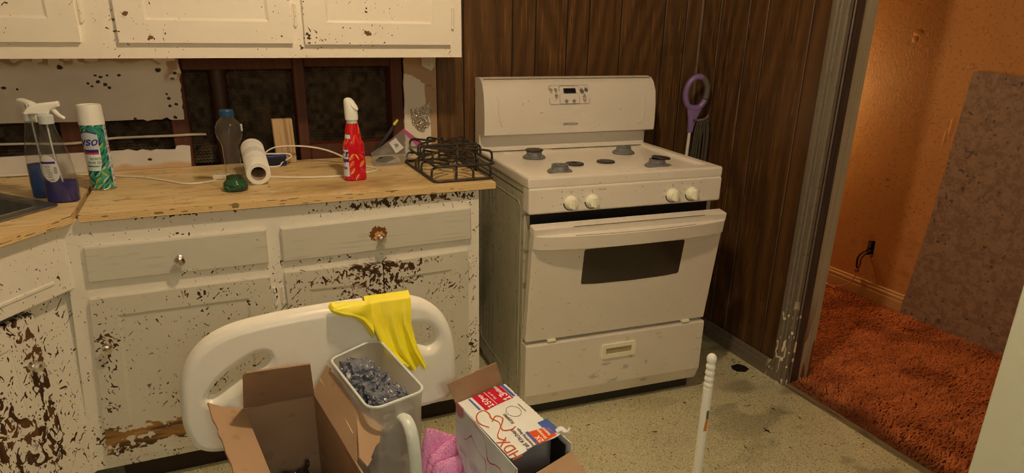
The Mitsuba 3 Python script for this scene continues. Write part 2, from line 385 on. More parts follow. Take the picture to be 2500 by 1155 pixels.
def f_vinyl(p, n, uv):
    c = mix(A(178, 158, 108, 1.2), A(162, 143, 96, 1.2), fbm(p.x * 4, p.y * 4))
    a = noise(p.x * 330, p.y * 330)
    c = mix(c, A(88, 74, 46), smoothstep(.70, .80, a) * .7)
    c = mix(c, A(214, 196, 148), smoothstep(.72, .82, noise(p.x * 300, p.y * 300, 6.)) * .6)
    dirt = smoothstep(.52, .75, fbm(p.x * 5, p.y * 9, 3.)) * smoothstep(.3, 1.1, p.x) * .55
    c = mix(c, A(96, 84, 52), dirt)
    sp = smoothstep(.955, .97, noise(p.x * 60, p.y * 60, 2.))
    return mix(c, lin(50, 38, 22), sp)
mat('vinyl', f_vinyl, .38)
def f_orange(p, n, uv):
    c = mix(A(214, 140, 72, .86), A(196, 124, 60, .86), fbm(p.y * 6, p.z * 4))
    c = mix(c, A(140, 84, 38), smoothstep(.62, .8, fbm(p.y * 120, p.z * 120, 8.)) * .5)
    c = mix(c, A(110, 62, 28), dr.clip(blob([(-.245, .675, .012, .008, .8), (-.252, .64, .008, .006, .7), (-.40, .56, .006, .006, .9), (-.43, .545, .005, .005, .9), (-.20, .33, .05, .05, .25)], p.y, p.z), 0, 1) * smoothstep(.3, .6, noise(p.y * 150, p.z * 150)))
    c = mix(c, A(150, 90, 40), smoothstep(.6, .85, fbm(p.y * 9, p.z * 14, 4.)) * smoothstep(.9, .3, p.z) * .4)
    return c
def b_orange(p, n, uv): return fbm(p.y * 160, p.z * 160, p.x * 160) * .0012
mat('orange_paint', f_orange, .55, bump=b_orange)
def f_sheet(p, n, uv):
    c = mix(A(152, 116, 84), A(134, 100, 72), smoothstep(.35, .65, fbm(p.y * 40, p.z * 40, 1.)))
    c = mix(c, A(166, 128, 88), smoothstep(.62, .8, noise(p.y * 110, p.z * 110)) * .5)
    return mix(c, A(70, 48, 36), smoothstep(.70, .86, fbm(p.y * 50, p.z * 50, 7.)) * .8)
mat('mottled_sheet', f_sheet, .6)
def f_carpet(p, n, uv):
    c = mix(A(158, 80, 36, 1.1), A(204, 114, 56, 1.1), fbm(p.x * 9, p.y * 40, 1.))
    c = mix(c, A(124, 54, 22, 1.2), smoothstep(.5, .72, fbm(p.x * 5, p.y * 7, 3.)) * .6)
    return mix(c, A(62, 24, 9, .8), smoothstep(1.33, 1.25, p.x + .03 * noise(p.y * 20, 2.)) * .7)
mat('shag', f_carpet, .8, .2)
mat('lath', lambda p, n, uv: mix(lin(58, 50, 40), lin(112, 98, 80), noise(p.x * 60, p.z * 50)), .38, .6)
def f_casing(p, n, uv):
    s = fbm(p.y * 60 + p.x * 40, p.z * 3, 1.)
    c = mix(A(108, 90, 66), A(96, 79, 57), s)
    c = mix(c, A(66, 56, 45), smoothstep(.62, .85, fbm(p.y * 160 + p.x * 90, p.z * 60, 2.)) * .5)
    chip = smoothstep(.80, .815, noise(p.y * 150 + p.x * 110, p.z * 45, 5.) + .10 * smoothstep(.3, .1, p.z)) * smoothstep(-.72, -.76, p.y)
    return mix(c, A(206, 176, 128), chip * smoothstep(.45, .25, p.z))
mat('casing_paint', f_casing, .35)
mat('jamb_brown', lambda p, n, uv: mix(mix(A(72, 54, 40), A(46, 33, 24), noise(p.x * 200, p.z * 12, p.y * 200)), A(206, 176, 130), smoothstep(.66, .67, noise(p.x * 60, p.z * 9, 5.)) * smoothstep(.4, .15, p.z)), .4)
mat('jamb_tan', lambda p, n, uv: mix(mix(A(164, 140, 100), A(146, 122, 84), noise(p.x * 150, p.z * 4)), A(110, 62, 34), smoothstep(.6, .63, noise(p.x * 70, p.z * 8, 3.)) * smoothstep(.45, .1, p.z)), .4)
mat('wall_paint', [.24, .20, .15], .7); mat('ceiling_paint', [.42, .39, .33], .8)
mat('black', [.006, .006, .006], .5); mat('dark_void', [.012, .009, .007], .8)
mat('lamp_white', [.8, .8, .78], .4)

# ------------------------------------------------------------------ the room
CEIL = 2.42
thing('floor', kind='structure')
add('vinyl_sheet', cbox(-2.35, 1.195, -3.75, .14, -.03, 0, .001), 'mat_vinyl', 'floor')
add('ceiling', cbox(-2.35, 2.40, -3.75, 1.35, CEIL, CEIL + .05), 'mat_ceiling_paint', kind='structure')
add('wall_left', cbox(-2.36, -2.30, -3.75, .14, 0, CEIL), 'mat_wall_paint', kind='structure')
add('wall_front', cbox(-2.36, 2.40, -3.80, -3.74, 0, CEIL), 'mat_wall_paint', kind='structure')
# back wall: outer sheathing, lath, studs, remains of plaster, and the wood panelling
wb = thing('wall_back', kind='structure')
add('sheathing', cbox(-2.36, 1.34, .16, .20, 0, CEIL), 'mat_dark_void', wb)
def f_l(u, v):
    x, z = -1.75 + 1.70 * u, .90 + .42 * v
    row = z * 95 + .5 * meshkit.noise(np.stack([x * 9, z * 9, x * 0], -1), 3)
    col = x * 75 + 1.2 * meshkit.noise(np.stack([x * 14, z * 14, x * 0 + 2], -1), 5)
    h = np.abs(np.sin(np.pi * row)) ** .7 * np.abs(np.sin(np.pi * (col + .5 * (np.floor(row) % 2)))) ** .7
    h = h * (.5 + meshkit.noise(np.stack([np.floor(row), np.floor(col), x * 0], -1) + .5, 8))
    return np.stack([x, .118 - .013 * h, z], -1)
add('lath_sheet', grid(f_l, 900, 200), 'mat_lath', wb, smooth=True)
def stud(x0, x1, z0=.02, z1=CEIL, y0=.004, y1=.095): add('stud', cbox(x0, x1, y0, y1, z0, z1, .003), 'mat_stud_wood', wb)
stud(-1.374, -1.318); stud(-1.036, -.978); stud(-.606, -.566); stud(-.243, -.196)
add('blocking', cbox(-.978, -.606, .01, .09, 1.248, 1.30, .003), 'mat_stud_wood', wb)
add('blocking', cbox(-.566, -.243, .006, .09, 1.255, 1.30, .003), 'mat_stud_wood', wb)
add('blocking', cbox(-.566, -.243, .006, .09, .86, .968, .003), 'mat_stud_wood', wb)
add('drain_pipe', move(lathe([(0, 0), (.031, 0), (.031, 1.6), (0, 1.6)], 28), (-.866, .05, .3)), mat('iron_pipe', lambda p, n, uv: mix(lin(62, 36, 24), lin(34, 22, 16), fbm(p.x * 20, p.z * 14)), .5), wb, smooth=40)
up = jagged([(-2.3, 1.088), (-1.5, 1.089), (-1.25, 1.085, 0), (-1.12, 1.087, 1), (-.992, 1.082, 1), (-.984, 1.285, 1), (-1.03, 1.30), (-2.3, 1.30)], .0022, .014, 3)
add('plaster_panel', toxz(extr(up, .013), -.010), 'mat_plaster', wb)
lo = jagged([(-2.3, .915), (-.991, .915), (-.986, .988, 1), (-1.03, .990, 1), (-1.036, .978, 1), (-1.2, .983), (-2.3, .974)], .002, .02, 5)
add('plaster_panel', toxz(extr(lo, .013), -.010), 'mat_plaster', wb)
rt = jagged([(-.198, .916), (-.062, .916), (-.062, 1.31), (-.192, 1.31, 1)], .0012, .02, 6)
add('plaster_panel', toxz(extr(rt, .013), -.009), 'mat_torn_plaster', wb, label='torn cream and tan plaster strip beside the panelling')
foil_m = mat('foil', [.72, .70, .66], .22, metallic=1.0)
def foil(ring, seed, y=-.012):
    pl = Polygon(ring); x0, z0, x1, z1 = pl.bounds
    N = 46
    r = np.random.default_rng(seed); X, Z = np.meshgrid(np.linspace(x0, x1, N), np.linspace(z0, z1, N), indexing='ij')
    h = sum(r.uniform(.3, 1) * np.abs((X - x0) * np.cos(a) * 24 + (Z - z0) * np.sin(a) * 24 - b) for a, b in zip(r.uniform(0, 6.3, 16), r.uniform(-1.5, 2, 16)))
    h = (h - h.min()) / np.ptp(h); h = .010 * (h - np.floor(h * 6) / 6) * 3 + .004 * r.random(h.shape)
    P = np.stack([X, y - h, Z], -1).reshape(-1, 3)
    idx = np.arange(N * N).reshape(N, N); F = []
    inside = np.array([[pl.contains(Point(X[i, j], Z[i, j])) for j in range(N)] for i in range(N)])
    for i in range(N - 1):
        for j in range(N - 1):
            if inside[i, j] and inside[i + 1, j] and inside[i, j + 1] and inside[i + 1, j + 1]:
                F += [(idx[i, j], idx[i + 1, j], idx[i + 1, j + 1]), (idx[i, j], idx[i + 1, j + 1], idx[i, j + 1])]
    m = TM(P, F); m.remove_unreferenced_vertices(); return m
fo = add('foil_scrap', foil([(-.176, 1.093), (-.138, 1.096), (-.092, 1.122), (-.080, 1.09), (-.096, 1.05), (-.094, 1.028), (-.125, 1.0), (-.147, 1.010), (-.169, 1.037)], 4), foil_m,
    label='crumpled aluminium foil stuck on the torn plaster above the stove grates', cat='foil')
add('foil_scrap', foil([(-.124, 1.300), (-.062, 1.300), (-.066, 1.257), (-.083, 1.236), (-.122, 1.255)], 9), mat('foil_white', [.75, .72, .66], .5),
    label='small pale crumpled patch just under the upper cabinet bottom, above the foil', cat='foil')
# wood panelling, one part per plank
edges = [-.062] + GROOVES + [1.207]
for a, b in zip(edges[:-1], edges[1:]):
    add('plank', cbox(a + .0026, b - .0026, -.008, .0, .0, CEIL, .003), 'mat_panel_wood', wb)
add('groove_backing', cbox(-.062, 1.21, -.002, .012, 0, CEIL), 'mat_dark_void', wb)
# right wall with the doorway into the hall
def wx(y): return 1.207 + .0212 * y
wr = thing('wall_right', kind='structure')
ed = [-.004] + GROOVES_R + [-.768]
def skew(m):
    v = m.vertices; m.vertices = np.stack([v[:, 0] + .0212 * v[:, 1], v[:, 1], v[:, 2]], -1); return m
for a, b in zip(ed[:-1], ed[1:]):
    add('plank', skew(cbox(1.207, 1.216, b + .0024, a - .0024, 0, CEIL, .003)), 'mat_panel_wood_side', wr)
add('groove_backing', skew(cbox(1.211, 1.225, -.80, .0, 0, CEIL)), 'mat_dark_void', wr)
add('partition', cbox(1.222, 1.330, -.818, .14, 0, CEIL), 'mat_wall_paint', wr)
add('partition', cbox(1.19, 1.33, -3.75, -1.93, 0, CEIL), 'mat_wall_paint', wr)
add('partition', cbox(1.19, 1.33, -1.93, -.818, 2.06, CEIL), 'mat_wall_paint', wr)
add('corner_strip', skew(cbox(1.196, 1.208, -.016, -.006, 0, CEIL, .003)), mat('corner_wood', A(96, 74, 50), .4), wr)
dw = thing('door_1', kind='structure')
prof = [(-.765, 0), (-.765, .012), (-.772, .016), (-.790, .017), (-.797, .012), (-.803, .018), (-.812, .020), (-.818, .015), (-.826, .021), (-.842, .021), (-.848, .016), (-.848, 0)]
cp = Polygon([(y, -d) for y, d in prof]).buffer(0)
cs_ = extr(cp, 2.10); v = cs_.vertices; cs_.vertices = np.stack([1.190 + v[:, 1], v[:, 0], v[:, 2]], -1); cs_.invert()
add('casing', cs_, 'mat_casing_paint', dw)
add('casing', cbox(1.172, 1.19, -1.92, -.765, 2.05, 2.13, .004), 'mat_casing_paint', dw)
add('casing', cbox(1.172, 1.19, -1.93, -1.85, 0, 2.05, .004), 'mat_casing_paint', dw)
add('jamb', cbox(1.186, 1.262, -.836, -.816, 0, 2.05, .002), 'mat_jamb_brown', dw)
add('jamb', cbox(1.206, 1.216, -.842, -.83, 0, 2.05, .003), 'mat_casing_paint', dw)
add('stop', cbox(1.262, 1.300, -.832, -.816, 0, 2.05, .003), 'mat_jamb_tan', dw)
add('stop', cbox(1.303, 1.336, -.828, -.812, 0, 2.05, .003), 'mat_jamb_tan', dw)
add('jamb', cbox(1.186, 1.336, -1.93, -1.91, 0, 2.05, .002), 'mat_jamb_brown', dw)
add('jamb', cbox(1.186, 1.336, -1.93, -.816, 2.045, 2.062, .002), 'mat_jamb_brown', dw)
th_m = mat('threshold_metal', lambda p, n, uv: mix(A(128, 104, 66), A(70, 52, 34), fbm(p.x * 90, p.y * 12)), .4)
add('threshold', cat_([cbox(1.176, 1.188, -1.92, -.835, 0, .004, .001), cbox(1.188, 1.206, -1.92, -.835, 0, .008, .003)]), th_m, dw)
bb = extr(Polygon([(0, 0), (0, .072), (.006, .078), (.010, .072), (.013, .060), (.011, .054), (.016, .048), (.018, 0)]), .76)
v = bb.vertices; bb.vertices = np.stack([1.207 - v[:, 0] + .0212 * (-v[:, 2]), -.012 - v[:, 2], v[:, 1]], -1)
if bb.volume < 0: bb.invert()
add('baseboard_right', bb, 'mat_casing_paint', kind='structure')
# hall beyond the doorway
wh = thing('wall_hall', kind='structure')
hole = Polygon([(-.207, .328), (-.249, .336), (-.251, .248), (-.238, .240), (-.222, .252), (-.203, .243)])
pl = sbox(-2.7, 0, 1.3, CEIL).difference(hole)
hm = extr(pl, .03); v = hm.vertices; hm.vertices = np.stack([2.33 + v[:, 2], v[:, 0], v[:, 1]], -1)
if hm.volume < 0: hm.invert()
add('plaster', hm, 'mat_orange_paint', wh)
for (y, z, ry, rz) in ((-.245, 1.405, .035, .02), (-.235, 1.375, .02, .02), (-.52, .98, .012, .07), (-.50, .93, .010, .05), (-.55, 1.262, .03, .010)):
    add('lump', move(trimesh.creation.icosphere(subdivisions=3), (2.333, y, z), s=(.006, ry, rz)), 'mat_orange_paint', wh, smooth=True)
add('wall_far', cbox(1.33, 2.40, 1.30, 1.35, 0, CEIL), 'mat_orange_paint', kind='structure')
add('wall_near', cbox(1.33, 2.40, -2.76, -2.70, 0, CEIL), 'mat_orange_paint', kind='structure')
add('floor_hall', cbox(1.19, 2.40, -2.75, 1.35, -.03, .004), mat('underlay', A(80, 34, 14), .9), kind='structure')
hb = extr(Polygon([(0, .0), (0, .104), (.006, .110), (.011, .104), (.011, .094), (.016, .088), (.016, .078), (.013, .074), (.017, .066), (.017, 0)]), 1.79)
v = hb.vertices; hb.vertices = np.stack([2.330 - v[:, 0], 1.30 - v[:, 2], v[:, 1]], -1)
if hb.volume < 0: hb.invert()
add('baseboard_hall', hb, mat('hall_trim', A(206, 148, 84, .9), .4), kind='structure')
# shag carpet
def shag():
    n = 52000
    x = rng.uniform(1.205, 2.325, n); y = rng.uniform(-2.3, .45, n)
    keep = (x > 1.33) | ((y < -.842) & (y > -1.90)); x, y = x[keep], y[keep]; n = len(x)
    keep = ~((x > 2.31 - .012) & (y > -.49)); x, y = x[keep], y[keep]; n = len(x)
    q = np.stack([x * 7, y * 7, x * 0], -1)
    ang = .35 + 2.6 * (meshkit.fbm(q, 2, 4) - .5) + rng.normal(0, .5, n)
    Ln = rng.uniform(.016, .034, n) * np.clip((x - 1.19) / .12, .35, 1); lean = rng.uniform(.6, 1.3, n)
    h = np.clip(.010 + .012 * meshkit.noise(q * 2, 9), 0, 1)
    d = np.stack([np.cos(ang), np.sin(ang)], -1); s = np.stack([-d[:, 1], d[:, 0]], -1)
    w = rng.uniform(.0022, .0036, n)
    base = np.stack([x, y, np.full(n, .003)], -1)
    midp = base + np.c_[d * (Ln * lean * .45)[:, None], Ln * .62]
    tip = midp + np.c_[d * (Ln * lean * .6)[:, None], Ln * (.25 - .3 * lean)]
    side = np.c_[s * w[:, None], np.zeros(n)]
    fwd = np.c_[d * w[:, None] * .8, np.zeros(n)]
    V = np.stack([base - side, base + side, base + fwd, midp - side, midp + side, midp + fwd, tip], 1).reshape(-1, 3)
    o = (np.arange(n) * 7)[:, None]
    tri = np.array([[0, 3, 1], [1, 3, 4], [1, 4, 2], [2, 4, 5], [2, 5, 0], [0, 5, 3], [3, 6, 4], [4, 6, 5], [5, 6, 3]])
    return TM(V, (o[:, :, None] + tri[None]).reshape(-1, 3))
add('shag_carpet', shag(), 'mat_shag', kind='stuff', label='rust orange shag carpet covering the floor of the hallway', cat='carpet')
# lamps (all out of view; hall and globe lamps placed for the light they cast)
def bulb(name, pos, power, r, label, stem_to, catname):
    t = thing(name, label, catname)
    s = move(trimesh.creation.icosphere(subdivisions=3, radius=r), pos)
    k = add('bulb', s, 'mat_lamp_white', t, smooth=True)
    scene[k]['emitter'] = {'type': 'area', 'radiance': rgb(power)}
    return t
kl = bulb('ceiling_lamp', KITCHEN_LAMP, KITCHEN_POWER, .055, 'out of view warm bulb in a wide dish socket on the kitchen ceiling', None, 'lamp')
add('socket', move(lathe([(0, 0), (.022, 0), (.024, .015), (.12, .010), (.16, .004), (.162, .006), (.12, .022), (.055, .048), (0, .048)], 40), (KITCHEN_LAMP[0], KITCHEN_LAMP[1], CEIL - .048)), 'mat_lamp_white', kl, smooth=30)  # unseen; its wide dish keeps the bulb from lighting the ceiling directly
hl = bulb('wall_lamp', HALL_LAMP, HALL_POWER, .05, 'unseen warm lamp in the hallway, placed to light the orange wall', None, 'lamp')
add('bracket', cat_([tube([(2.33, HALL_LAMP[1], HALL_LAMP[2] - .10), (HALL_LAMP[0], HALL_LAMP[1], HALL_LAMP[2] - .10), (HALL_LAMP[0], HALL_LAMP[1], HALL_LAMP[2] - .05)], .008)]), 'mat_lamp_white', hl)
gl = bulb('globe_lamp', UNSEEN_GLOBE, UNSEEN_GLOBE_POWER, .17, 'unseen globe lamp behind the viewer, placed to lighten the kitchen shadows', None, 'lamp')
add('cord', tube([(UNSEEN_GLOBE[0], UNSEEN_GLOBE[1], UNSEEN_GLOBE[2] + .17), (UNSEEN_GLOBE[0], UNSEEN_GLOBE[1], CEIL)], .004), 'mat_black', gl)

# ------------------------------------------------------------------ cabinets
def shear(m):
    v = m.vertices
    k = np.clip((-.75 - v[:, 0]) / .55, 0, 1.2) * np.clip((.80 - v[:, 2]) / .68, 0, 1.1)
    m.vertices = np.c_[v[:, 0] - .056 * k, v[:, 1], v[:, 2]]; return m
steel = mat('worn_steel', lambda p, n, uv: mix([.50, .47, .42], [.20, .16, .12], fbm(p.x * 90, p.y * 90, p.z * 90)), .28, metallic=1.0)
chrome = mat('chrome', [.75, .73, .70], .10, metallic=1.0)
def knob(parent, x, y, z, n=(0, -1), r=.016, m=None):
    prof = [(0, 0), (.012, 0), (.013, .002), (.0065, .004), (.006, .012), (r * .75, .016), (r, .022), (r * .96, .028), (r * .6, .033), (0, .035)]
    k = lathe(prof, 10)
    a = math.atan2(n[1], n[0])
    k = move(k, ry=math.pi / 2); k = move(k, (x, y, z), rz=a)
    return add('knob', k, m or chrome, parent, label='chrome faceted knob')
def framed(outer, inner, yf, thick, rec, parent, name, m, panel_name='panel', fn=lambda q: q):
    """a door: chamfered rails and stiles round a sunken panel"""
    c = .0025
    o, i = Polygon(outer), Polygon(inner)
    fr = toman(toxz(extr(o.difference(i), thick), yf))
    ctr = Polygon(outer)
    d = add(name, fn(man(fr)), m, parent)
    x0, z0, x1, z1 = i.bounds
    ip = np.array(inner, float)
    add(panel_name, fn(toxz(extr(i.buffer(.004, join_style=2), thick * .5), yf + rec)), m, d)
    bead = []
    P = [np.array([q[0], yf + .002, q[1]]) for q in inner]
    for k in range(4):
        a, b = P[k], P[(k + 1) % 4]
        L = np.linalg.norm(b - a); t_ = (b - a) / L; nn = np.cross(t_, [0, 1, 0]); cc = np.array([ip[:, 0].mean(), yf, ip[:, 1].mean()])
        if (cc - a) @ nn < 0: nn = -nn
        bead.append(hull([a, b, a + [0, rec, 0], b + [0, rec, 0], a + nn * .008 + t_ * .008 + [0, rec - .002, 0], b + nn * .008 - t_ * .008 + [0, rec - .002, 0]]))
    add('panel_moulding', fn(cat_(bead)), m, d)
    return d
def hinge(parent, x, y, z, h=.055, m=None):
    a = cat_([cbox(x - .008, x + .008, y - .003, y + .001, z - h / 2, z + h / 2, .001)] +
             [move(lathe([(0, -h * .16), (.0045, -h * .16), (.0045, h * .15), (0, h * .15)], 10), (x, y - .004, z + (k - 1) * h * .33)) for k in range(3)] +
             [move(trimesh.creation.icosphere(subdivisions=1, radius=.005), (x, y - .004, z + s * h * .52)) for s in (-1, 1)])
    return add('hinge', a, m, parent)
# base cabinet
bc = thing('base_cabinet', 'long cream base cabinet with flaking paint, two drawers and three doors under the plywood counter', 'cabinet')
YF = -.588
face = Polygon([(-1.313, .097), (-.098, .097), (-.098, .893), (-1.313, .893)])
for h in ([(-1.262, .722), (-.800, .722), (-.800, .810), (-1.262, .810)], [(-.745, .722), (-.142, .722), (-.142, .818), (-.745, .818)],
          [(-1.262, .145), (-.802, .145), (-.802, .655), (-1.262, .655)], [(-.742, .145), (-.152, .145), (-.152, .665), (-.742, .665)]):
    face = face.difference(Polygon(h))
add('face_frame', shear(toxz(extr(face, .02), YF)), 'mat_frame_paint', bc)
add('carcass', cat_([shear(cbox(-1.313, -1.295, YF + .02, -.012, .097, .893)), cbox(-.116, -.0985, YF + .02, -.012, .097, .893), shear(cbox(-1.30, -.11, YF + .02, -.012, .097, .112)), cbox(-1.29, -.11, -.03, -.012, .1, .89)]), 'mat_frame_paint', bc)
add('toe_kick', cat_([cbox(-1.30, -.11, -.53, -.515, 0, .097), cbox(-1.30, -1.285, -.52, -.02, 0, .097), cbox(-.125, -.11, -.52, -.02, 0, .097)]), mat('toe_dark', lin(36, 22, 13), .7), bc)
add('edge_strip', cbox(-1.26, -.098, YF - .004, YF, .886, .8928, .001), mat('bare_edge', lin(88, 52, 30), .6), bc)
YD = YF - .018
d1 = add('drawer', quadpanel((-1.271, .817), (-.791, .822), (-.794, .713), (-1.277, .714), YD, .018, .004), 'mat_drawer_paint', bc, label='drawer front with a chrome knob in its middle, above the left door'); knob(d1, -1.037, YD, .757)
d2 = add('drawer', quadpanel((-.750, .820), (-.133, .831), (-.131, .719), (-.752, .711), YD, .018, .004), 'mat_drawer_paint', bc, label='drawer front with a brown bare patch round its knob'); knob(d2, -.446, YD, .757)
door = framed([(-1.272, .663), (-.794, .668), (-.798, .135), (-1.272, .130)], [(-1.209, .608), (-.860, .609), (-.862, .205), (-1.209, .205)], YD, .018, .007, bc, 'door', 'mat_door_paint', fn=shear)
knob(door, -1.262, YD, .515)
door2 = framed([(-.751, .675), (-.4435, .671), (-.4435, .135), (-.753, .135)], [(-.683, .611), (-.507, .607), (-.507, .205), (-.683, .205)], YD, .018, .007, bc, 'door', 'mat_door_paint')
door3 = framed([(-.4405, .671), (-.144, .679), (-.146, .135), (-.4405, .135)], [(-.378, .615), (-.205, .619), (-.205, .205), (-.378, .205)], YD, .018, .007, bc, 'door', 'mat_door_paint')
hinge(door, -.786, YF - .001, .598, .055, 'mat_frame_paint'); hinge(door2, -.762, YF - .001, .598, .055, 'mat_frame_paint')
hinge(door3, -.135, YF - .001, .605, .055, 'mat_frame_paint'); hinge(door, -.79, YF - .001, .22, .055, 'mat_frame_paint'); hinge(door3, -.135, YF - .001, .22, .055, 'mat_frame_paint')
# sink cabinet, set at an angle
AX, NX = np.array([-.575, -.818]), np.array([.818, -.575])
def onface(m):
    """local x along the angled face from its corner, y into the cabinet"""
    v = m.vertices; s, d = v[:, 0], v[:, 1]
    m = m.copy(); m.vertices = np.c_[-1.3155 + AX[0] * s - NX[0] * d, -.603 + AX[1] * s - NX[1] * d, v[:, 2]]
    if m.volume < 0: m.invert()
    return m
sc = thing('sink_cabinet', 'angled cream sink cabinet with badly flaked brown patches, left of the long base cabinet', 'cabinet')
add('apron', onface(cbox(.002, .74, 0, .02, .70, .893, .003)), 'mat_sink_paint', sc)
add('apron_bead', onface(cbox(.055, .72, -.005, .001, .735, .745, .002)), 'mat_sink_paint', sc)
add('carcass', cat_([onface(cbox(.02, .74, .02, .04, .70, .89)), onface(cbox(.03, .05, .10, .5, .1, .89)), onface(cbox(.70, .72, .06, .6, .1, .89)), onface(cbox(.03, .72, .065, .5, .1, .115))]), 'mat_sink_paint', sc)
add('stile', onface(cbox(-.055, .118, .045, .065, .097, .70, .002)), 'mat_sink_paint', sc)
add('filler', onface(cbox(-.030, .010, .006, .020, .70, .893, .001)), 'mat_sink_paint', sc)
def doorface(m):
    v = m.vertices.copy(); v[:, 1] = v[:, 1]; m.vertices = v
    return onface(m)
sd = framed([(.112, .672), (.112, .13), (.58, .13), (.58, .672)], [(.195, .605), (.195, .21), (.50, .21), (.50, .605)], .030, .018, .007, sc, 'door', 'mat_sink_paint', fn=doorface)
kp = np.array([-1.3155, -.603]) + AX * .152 - NX * .030
knob(sd, kp[0], kp[1], .535, n=NX)
add('toe_kick', onface(cbox(.03, .72, .09, .105, 0, .097)), 'mat_toe_dark', sc)
# counters
cr = Polygon([(-1.265, -.617), (-.047, -.615), (-.047, -.002), (-1.272, -.002)])
add('countertop', move(extr(cr, .021), (0, 0, .893)), 'mat_plywood', label='long worn plywood counter board along the opened wall', cat='countertop')
E1, E2, K0 = np.array([-.66, .75]), np.array([-.612, -.79]), np.array([-1.322, -.490])
def sk(s, t): return tuple(K0 + E1 * s + E2 * t)
basin = Polygon([sk(.055, .05), sk(.40, .05), sk(.40, .46), sk(.055, .46)]).buffer(.03).buffer(-.03)
basin = Polygon([sk(.05, .045), sk(.37, .045), sk(.37, .44), sk(.05, .44)]).buffer(-.03).buffer(.03)
cl = Polygon([(-1.281, -.620), (-1.283, -.002), (-2.29, -.002), (-2.29, -1.75), (-1.75, -1.75), (-1.722, -1.248)]).difference(basin.buffer(.004))
add('countertop', move(extr(cl, .021), (0, 0, .893)), 'mat_plywood', label='plywood counter board round the grey sink, left of the seam', cat='countertop')
sm = mat('sink_steel', lambda p, n, uv: mix([.34, .34, .32], [.24, .24, .23], noise(p.x * 40, p.y * 40)), .34, metallic=.85)
snk = thing('sink', 'grey metal sink set at an angle in the plywood counter', 'sink')
rim = Polygon([sk(0, 0), sk(.42, 0), sk(.42, .49), sk(0, .49)]).buffer(-.025).buffer(.025)
rimp = np.array(rim.exterior.coords)[:-1]; bp_ = np.array(basin.exterior.coords)[:-1]
add('rim', move(pillow(rimp, [bp_], .005, .0024, 160, 120), (0, 0, .9145)), sm, snk, smooth=50)
add('rim_ridge', tube(np.c_[ringpts(np.array(basin.buffer(.012).exterior.coords)[:-1], 120), np.full(120, .9192)], .0035, 8, True), sm, snk, smooth=True)
def bas(u, v):
    R = ringpts(bp_, 121); R[-1] = R[0]; c = R.mean(0)
    i = np.minimum((u * 120).round().astype(int), 120)
    k = np.clip(v / .6, 0, 1)[..., None]; sc_ = 1 - .10 * k - np.clip((v - .6) / .4, 0, 1)[..., None] * .9
    return np.concatenate([c + (R[i] - c) * sc_, (.919 - .17 * np.minimum(v / .6, 1) ** .8)[..., None]], -1)
add('basin', grid(bas, 121, 14), sm, snk, smooth=50)
# wall cabinet
uc = thing('wall_cabinet', 'cream wall cabinet with chipped paint hanging over the plywood counter', 'cabinet')
UY = -.310
uf = Polygon([(-2.28, 1.303), (-.058, 1.302), (-.058, 2.14), (-2.28, 2.14)])
for a, b in ((-1.715, -1.225), (-1.116, -.637), (-.588, -.108)): uf = uf.difference(sbox(a, 1.352, b, 2.05))
add('face_frame', toxz(extr(uf, .02), UY), 'mat_upper_paint', uc)
add('carcass', cat_([cbox(-.078, -.058, UY + .02, -.012, 1.303, 2.14), cbox(-2.28, -2.26, UY + .02, -.012, 1.303, 2.14), cbox(-2.27, -.07, UY + .02, -.012, 1.303, 1.320), cbox(-2.27, -.07, UY + .02, -.012, 2.12, 2.14), cbox(-2.27, -.07, -.03, -.013, 1.31, 2.13)]), 'mat_upper_paint', uc)
UD = UY - .018
ud = []
for (x0, x1, ix0, ix1, zb) in ((-1.72, -1.219, -1.65, -1.288, 1.348), (-1.122, -.631, -1.046, -.700, 1.347), (-.594, -.103, -.524, -.169, 1.344)):
    ud.append(framed([(x0, 2.055), (x1, 2.055), (x1, zb), (x0, zb)], [(ix0, 1.985), (ix1, 1.985), (ix1, 1.411), (ix0, 1.411)], UD, .018, .006, uc, 'door', 'mat_upper_paint'))
hinge(ud[0], -1.208, UY - .001, 1.436, .062, 'mat_upper_paint'); hinge(ud[1], -.618, UY - .001, 1.432, .062, 'mat_upper_paint'); hinge(ud[2], -.092, UY - .001, 1.430, .062, 'mat_upper_paint')
for q, x in zip(ud, (-1.208, -.618, -.092)): hinge(q, x, UY - .001, 1.97, .062, 'mat_upper_paint')

# ------------------------------------------------------------------ stove
TH = -.0621; SCS, SSN = math.cos(TH), math.sin(TH); SX, SY = .0398, -.6917
def st(m):
    v = m.vertices; m = m.copy()
    m.vertices = np.c_[SX + v[:, 0] * SCS - v[:, 1] * SSN, SY + v[:, 0] * SSN + v[:, 1] * SCS, v[:, 2]]; return m
def enamel(p, n, uv):
    c = mix(A(206, 184, 148), A(198, 176, 142), fbm(p.x * 5, p.y * 5, p.z * 5))
    sp = smoothstep(.93, .95, noise(p.x * 130, p.y * 130, p.z * 130))
    c = mix(c, lin(120, 84, 50), sp * .6)
    g = smoothstep(.66, .8, fbm(p.x * 22, p.z * 40, p.y * 22)) * smoothstep(.33, .25, p.z)
    return mix(c, A(120, 104, 82), g * .5)
mat('enamel', enamel, .22, .5, clearcoat=.4, clearcoat_gloss=.85)
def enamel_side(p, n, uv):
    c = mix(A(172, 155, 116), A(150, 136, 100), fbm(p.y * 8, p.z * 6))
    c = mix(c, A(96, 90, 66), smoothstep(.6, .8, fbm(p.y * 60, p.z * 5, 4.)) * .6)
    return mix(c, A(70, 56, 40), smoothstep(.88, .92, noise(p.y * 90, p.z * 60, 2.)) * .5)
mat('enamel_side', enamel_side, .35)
cast = mat('cast_grey', lambda p, n, uv: mix(A(124, 114, 96), A(62, 56, 46), fbm(p.x * 90, p.y * 90, p.z * 90)), .55)
iron = mat('black_iron', lambda p, n, uv: mix([.012, .011, .010], [.05, .045, .04], noise(p.x * 120, p.y * 120, p.z * 120)), .42)
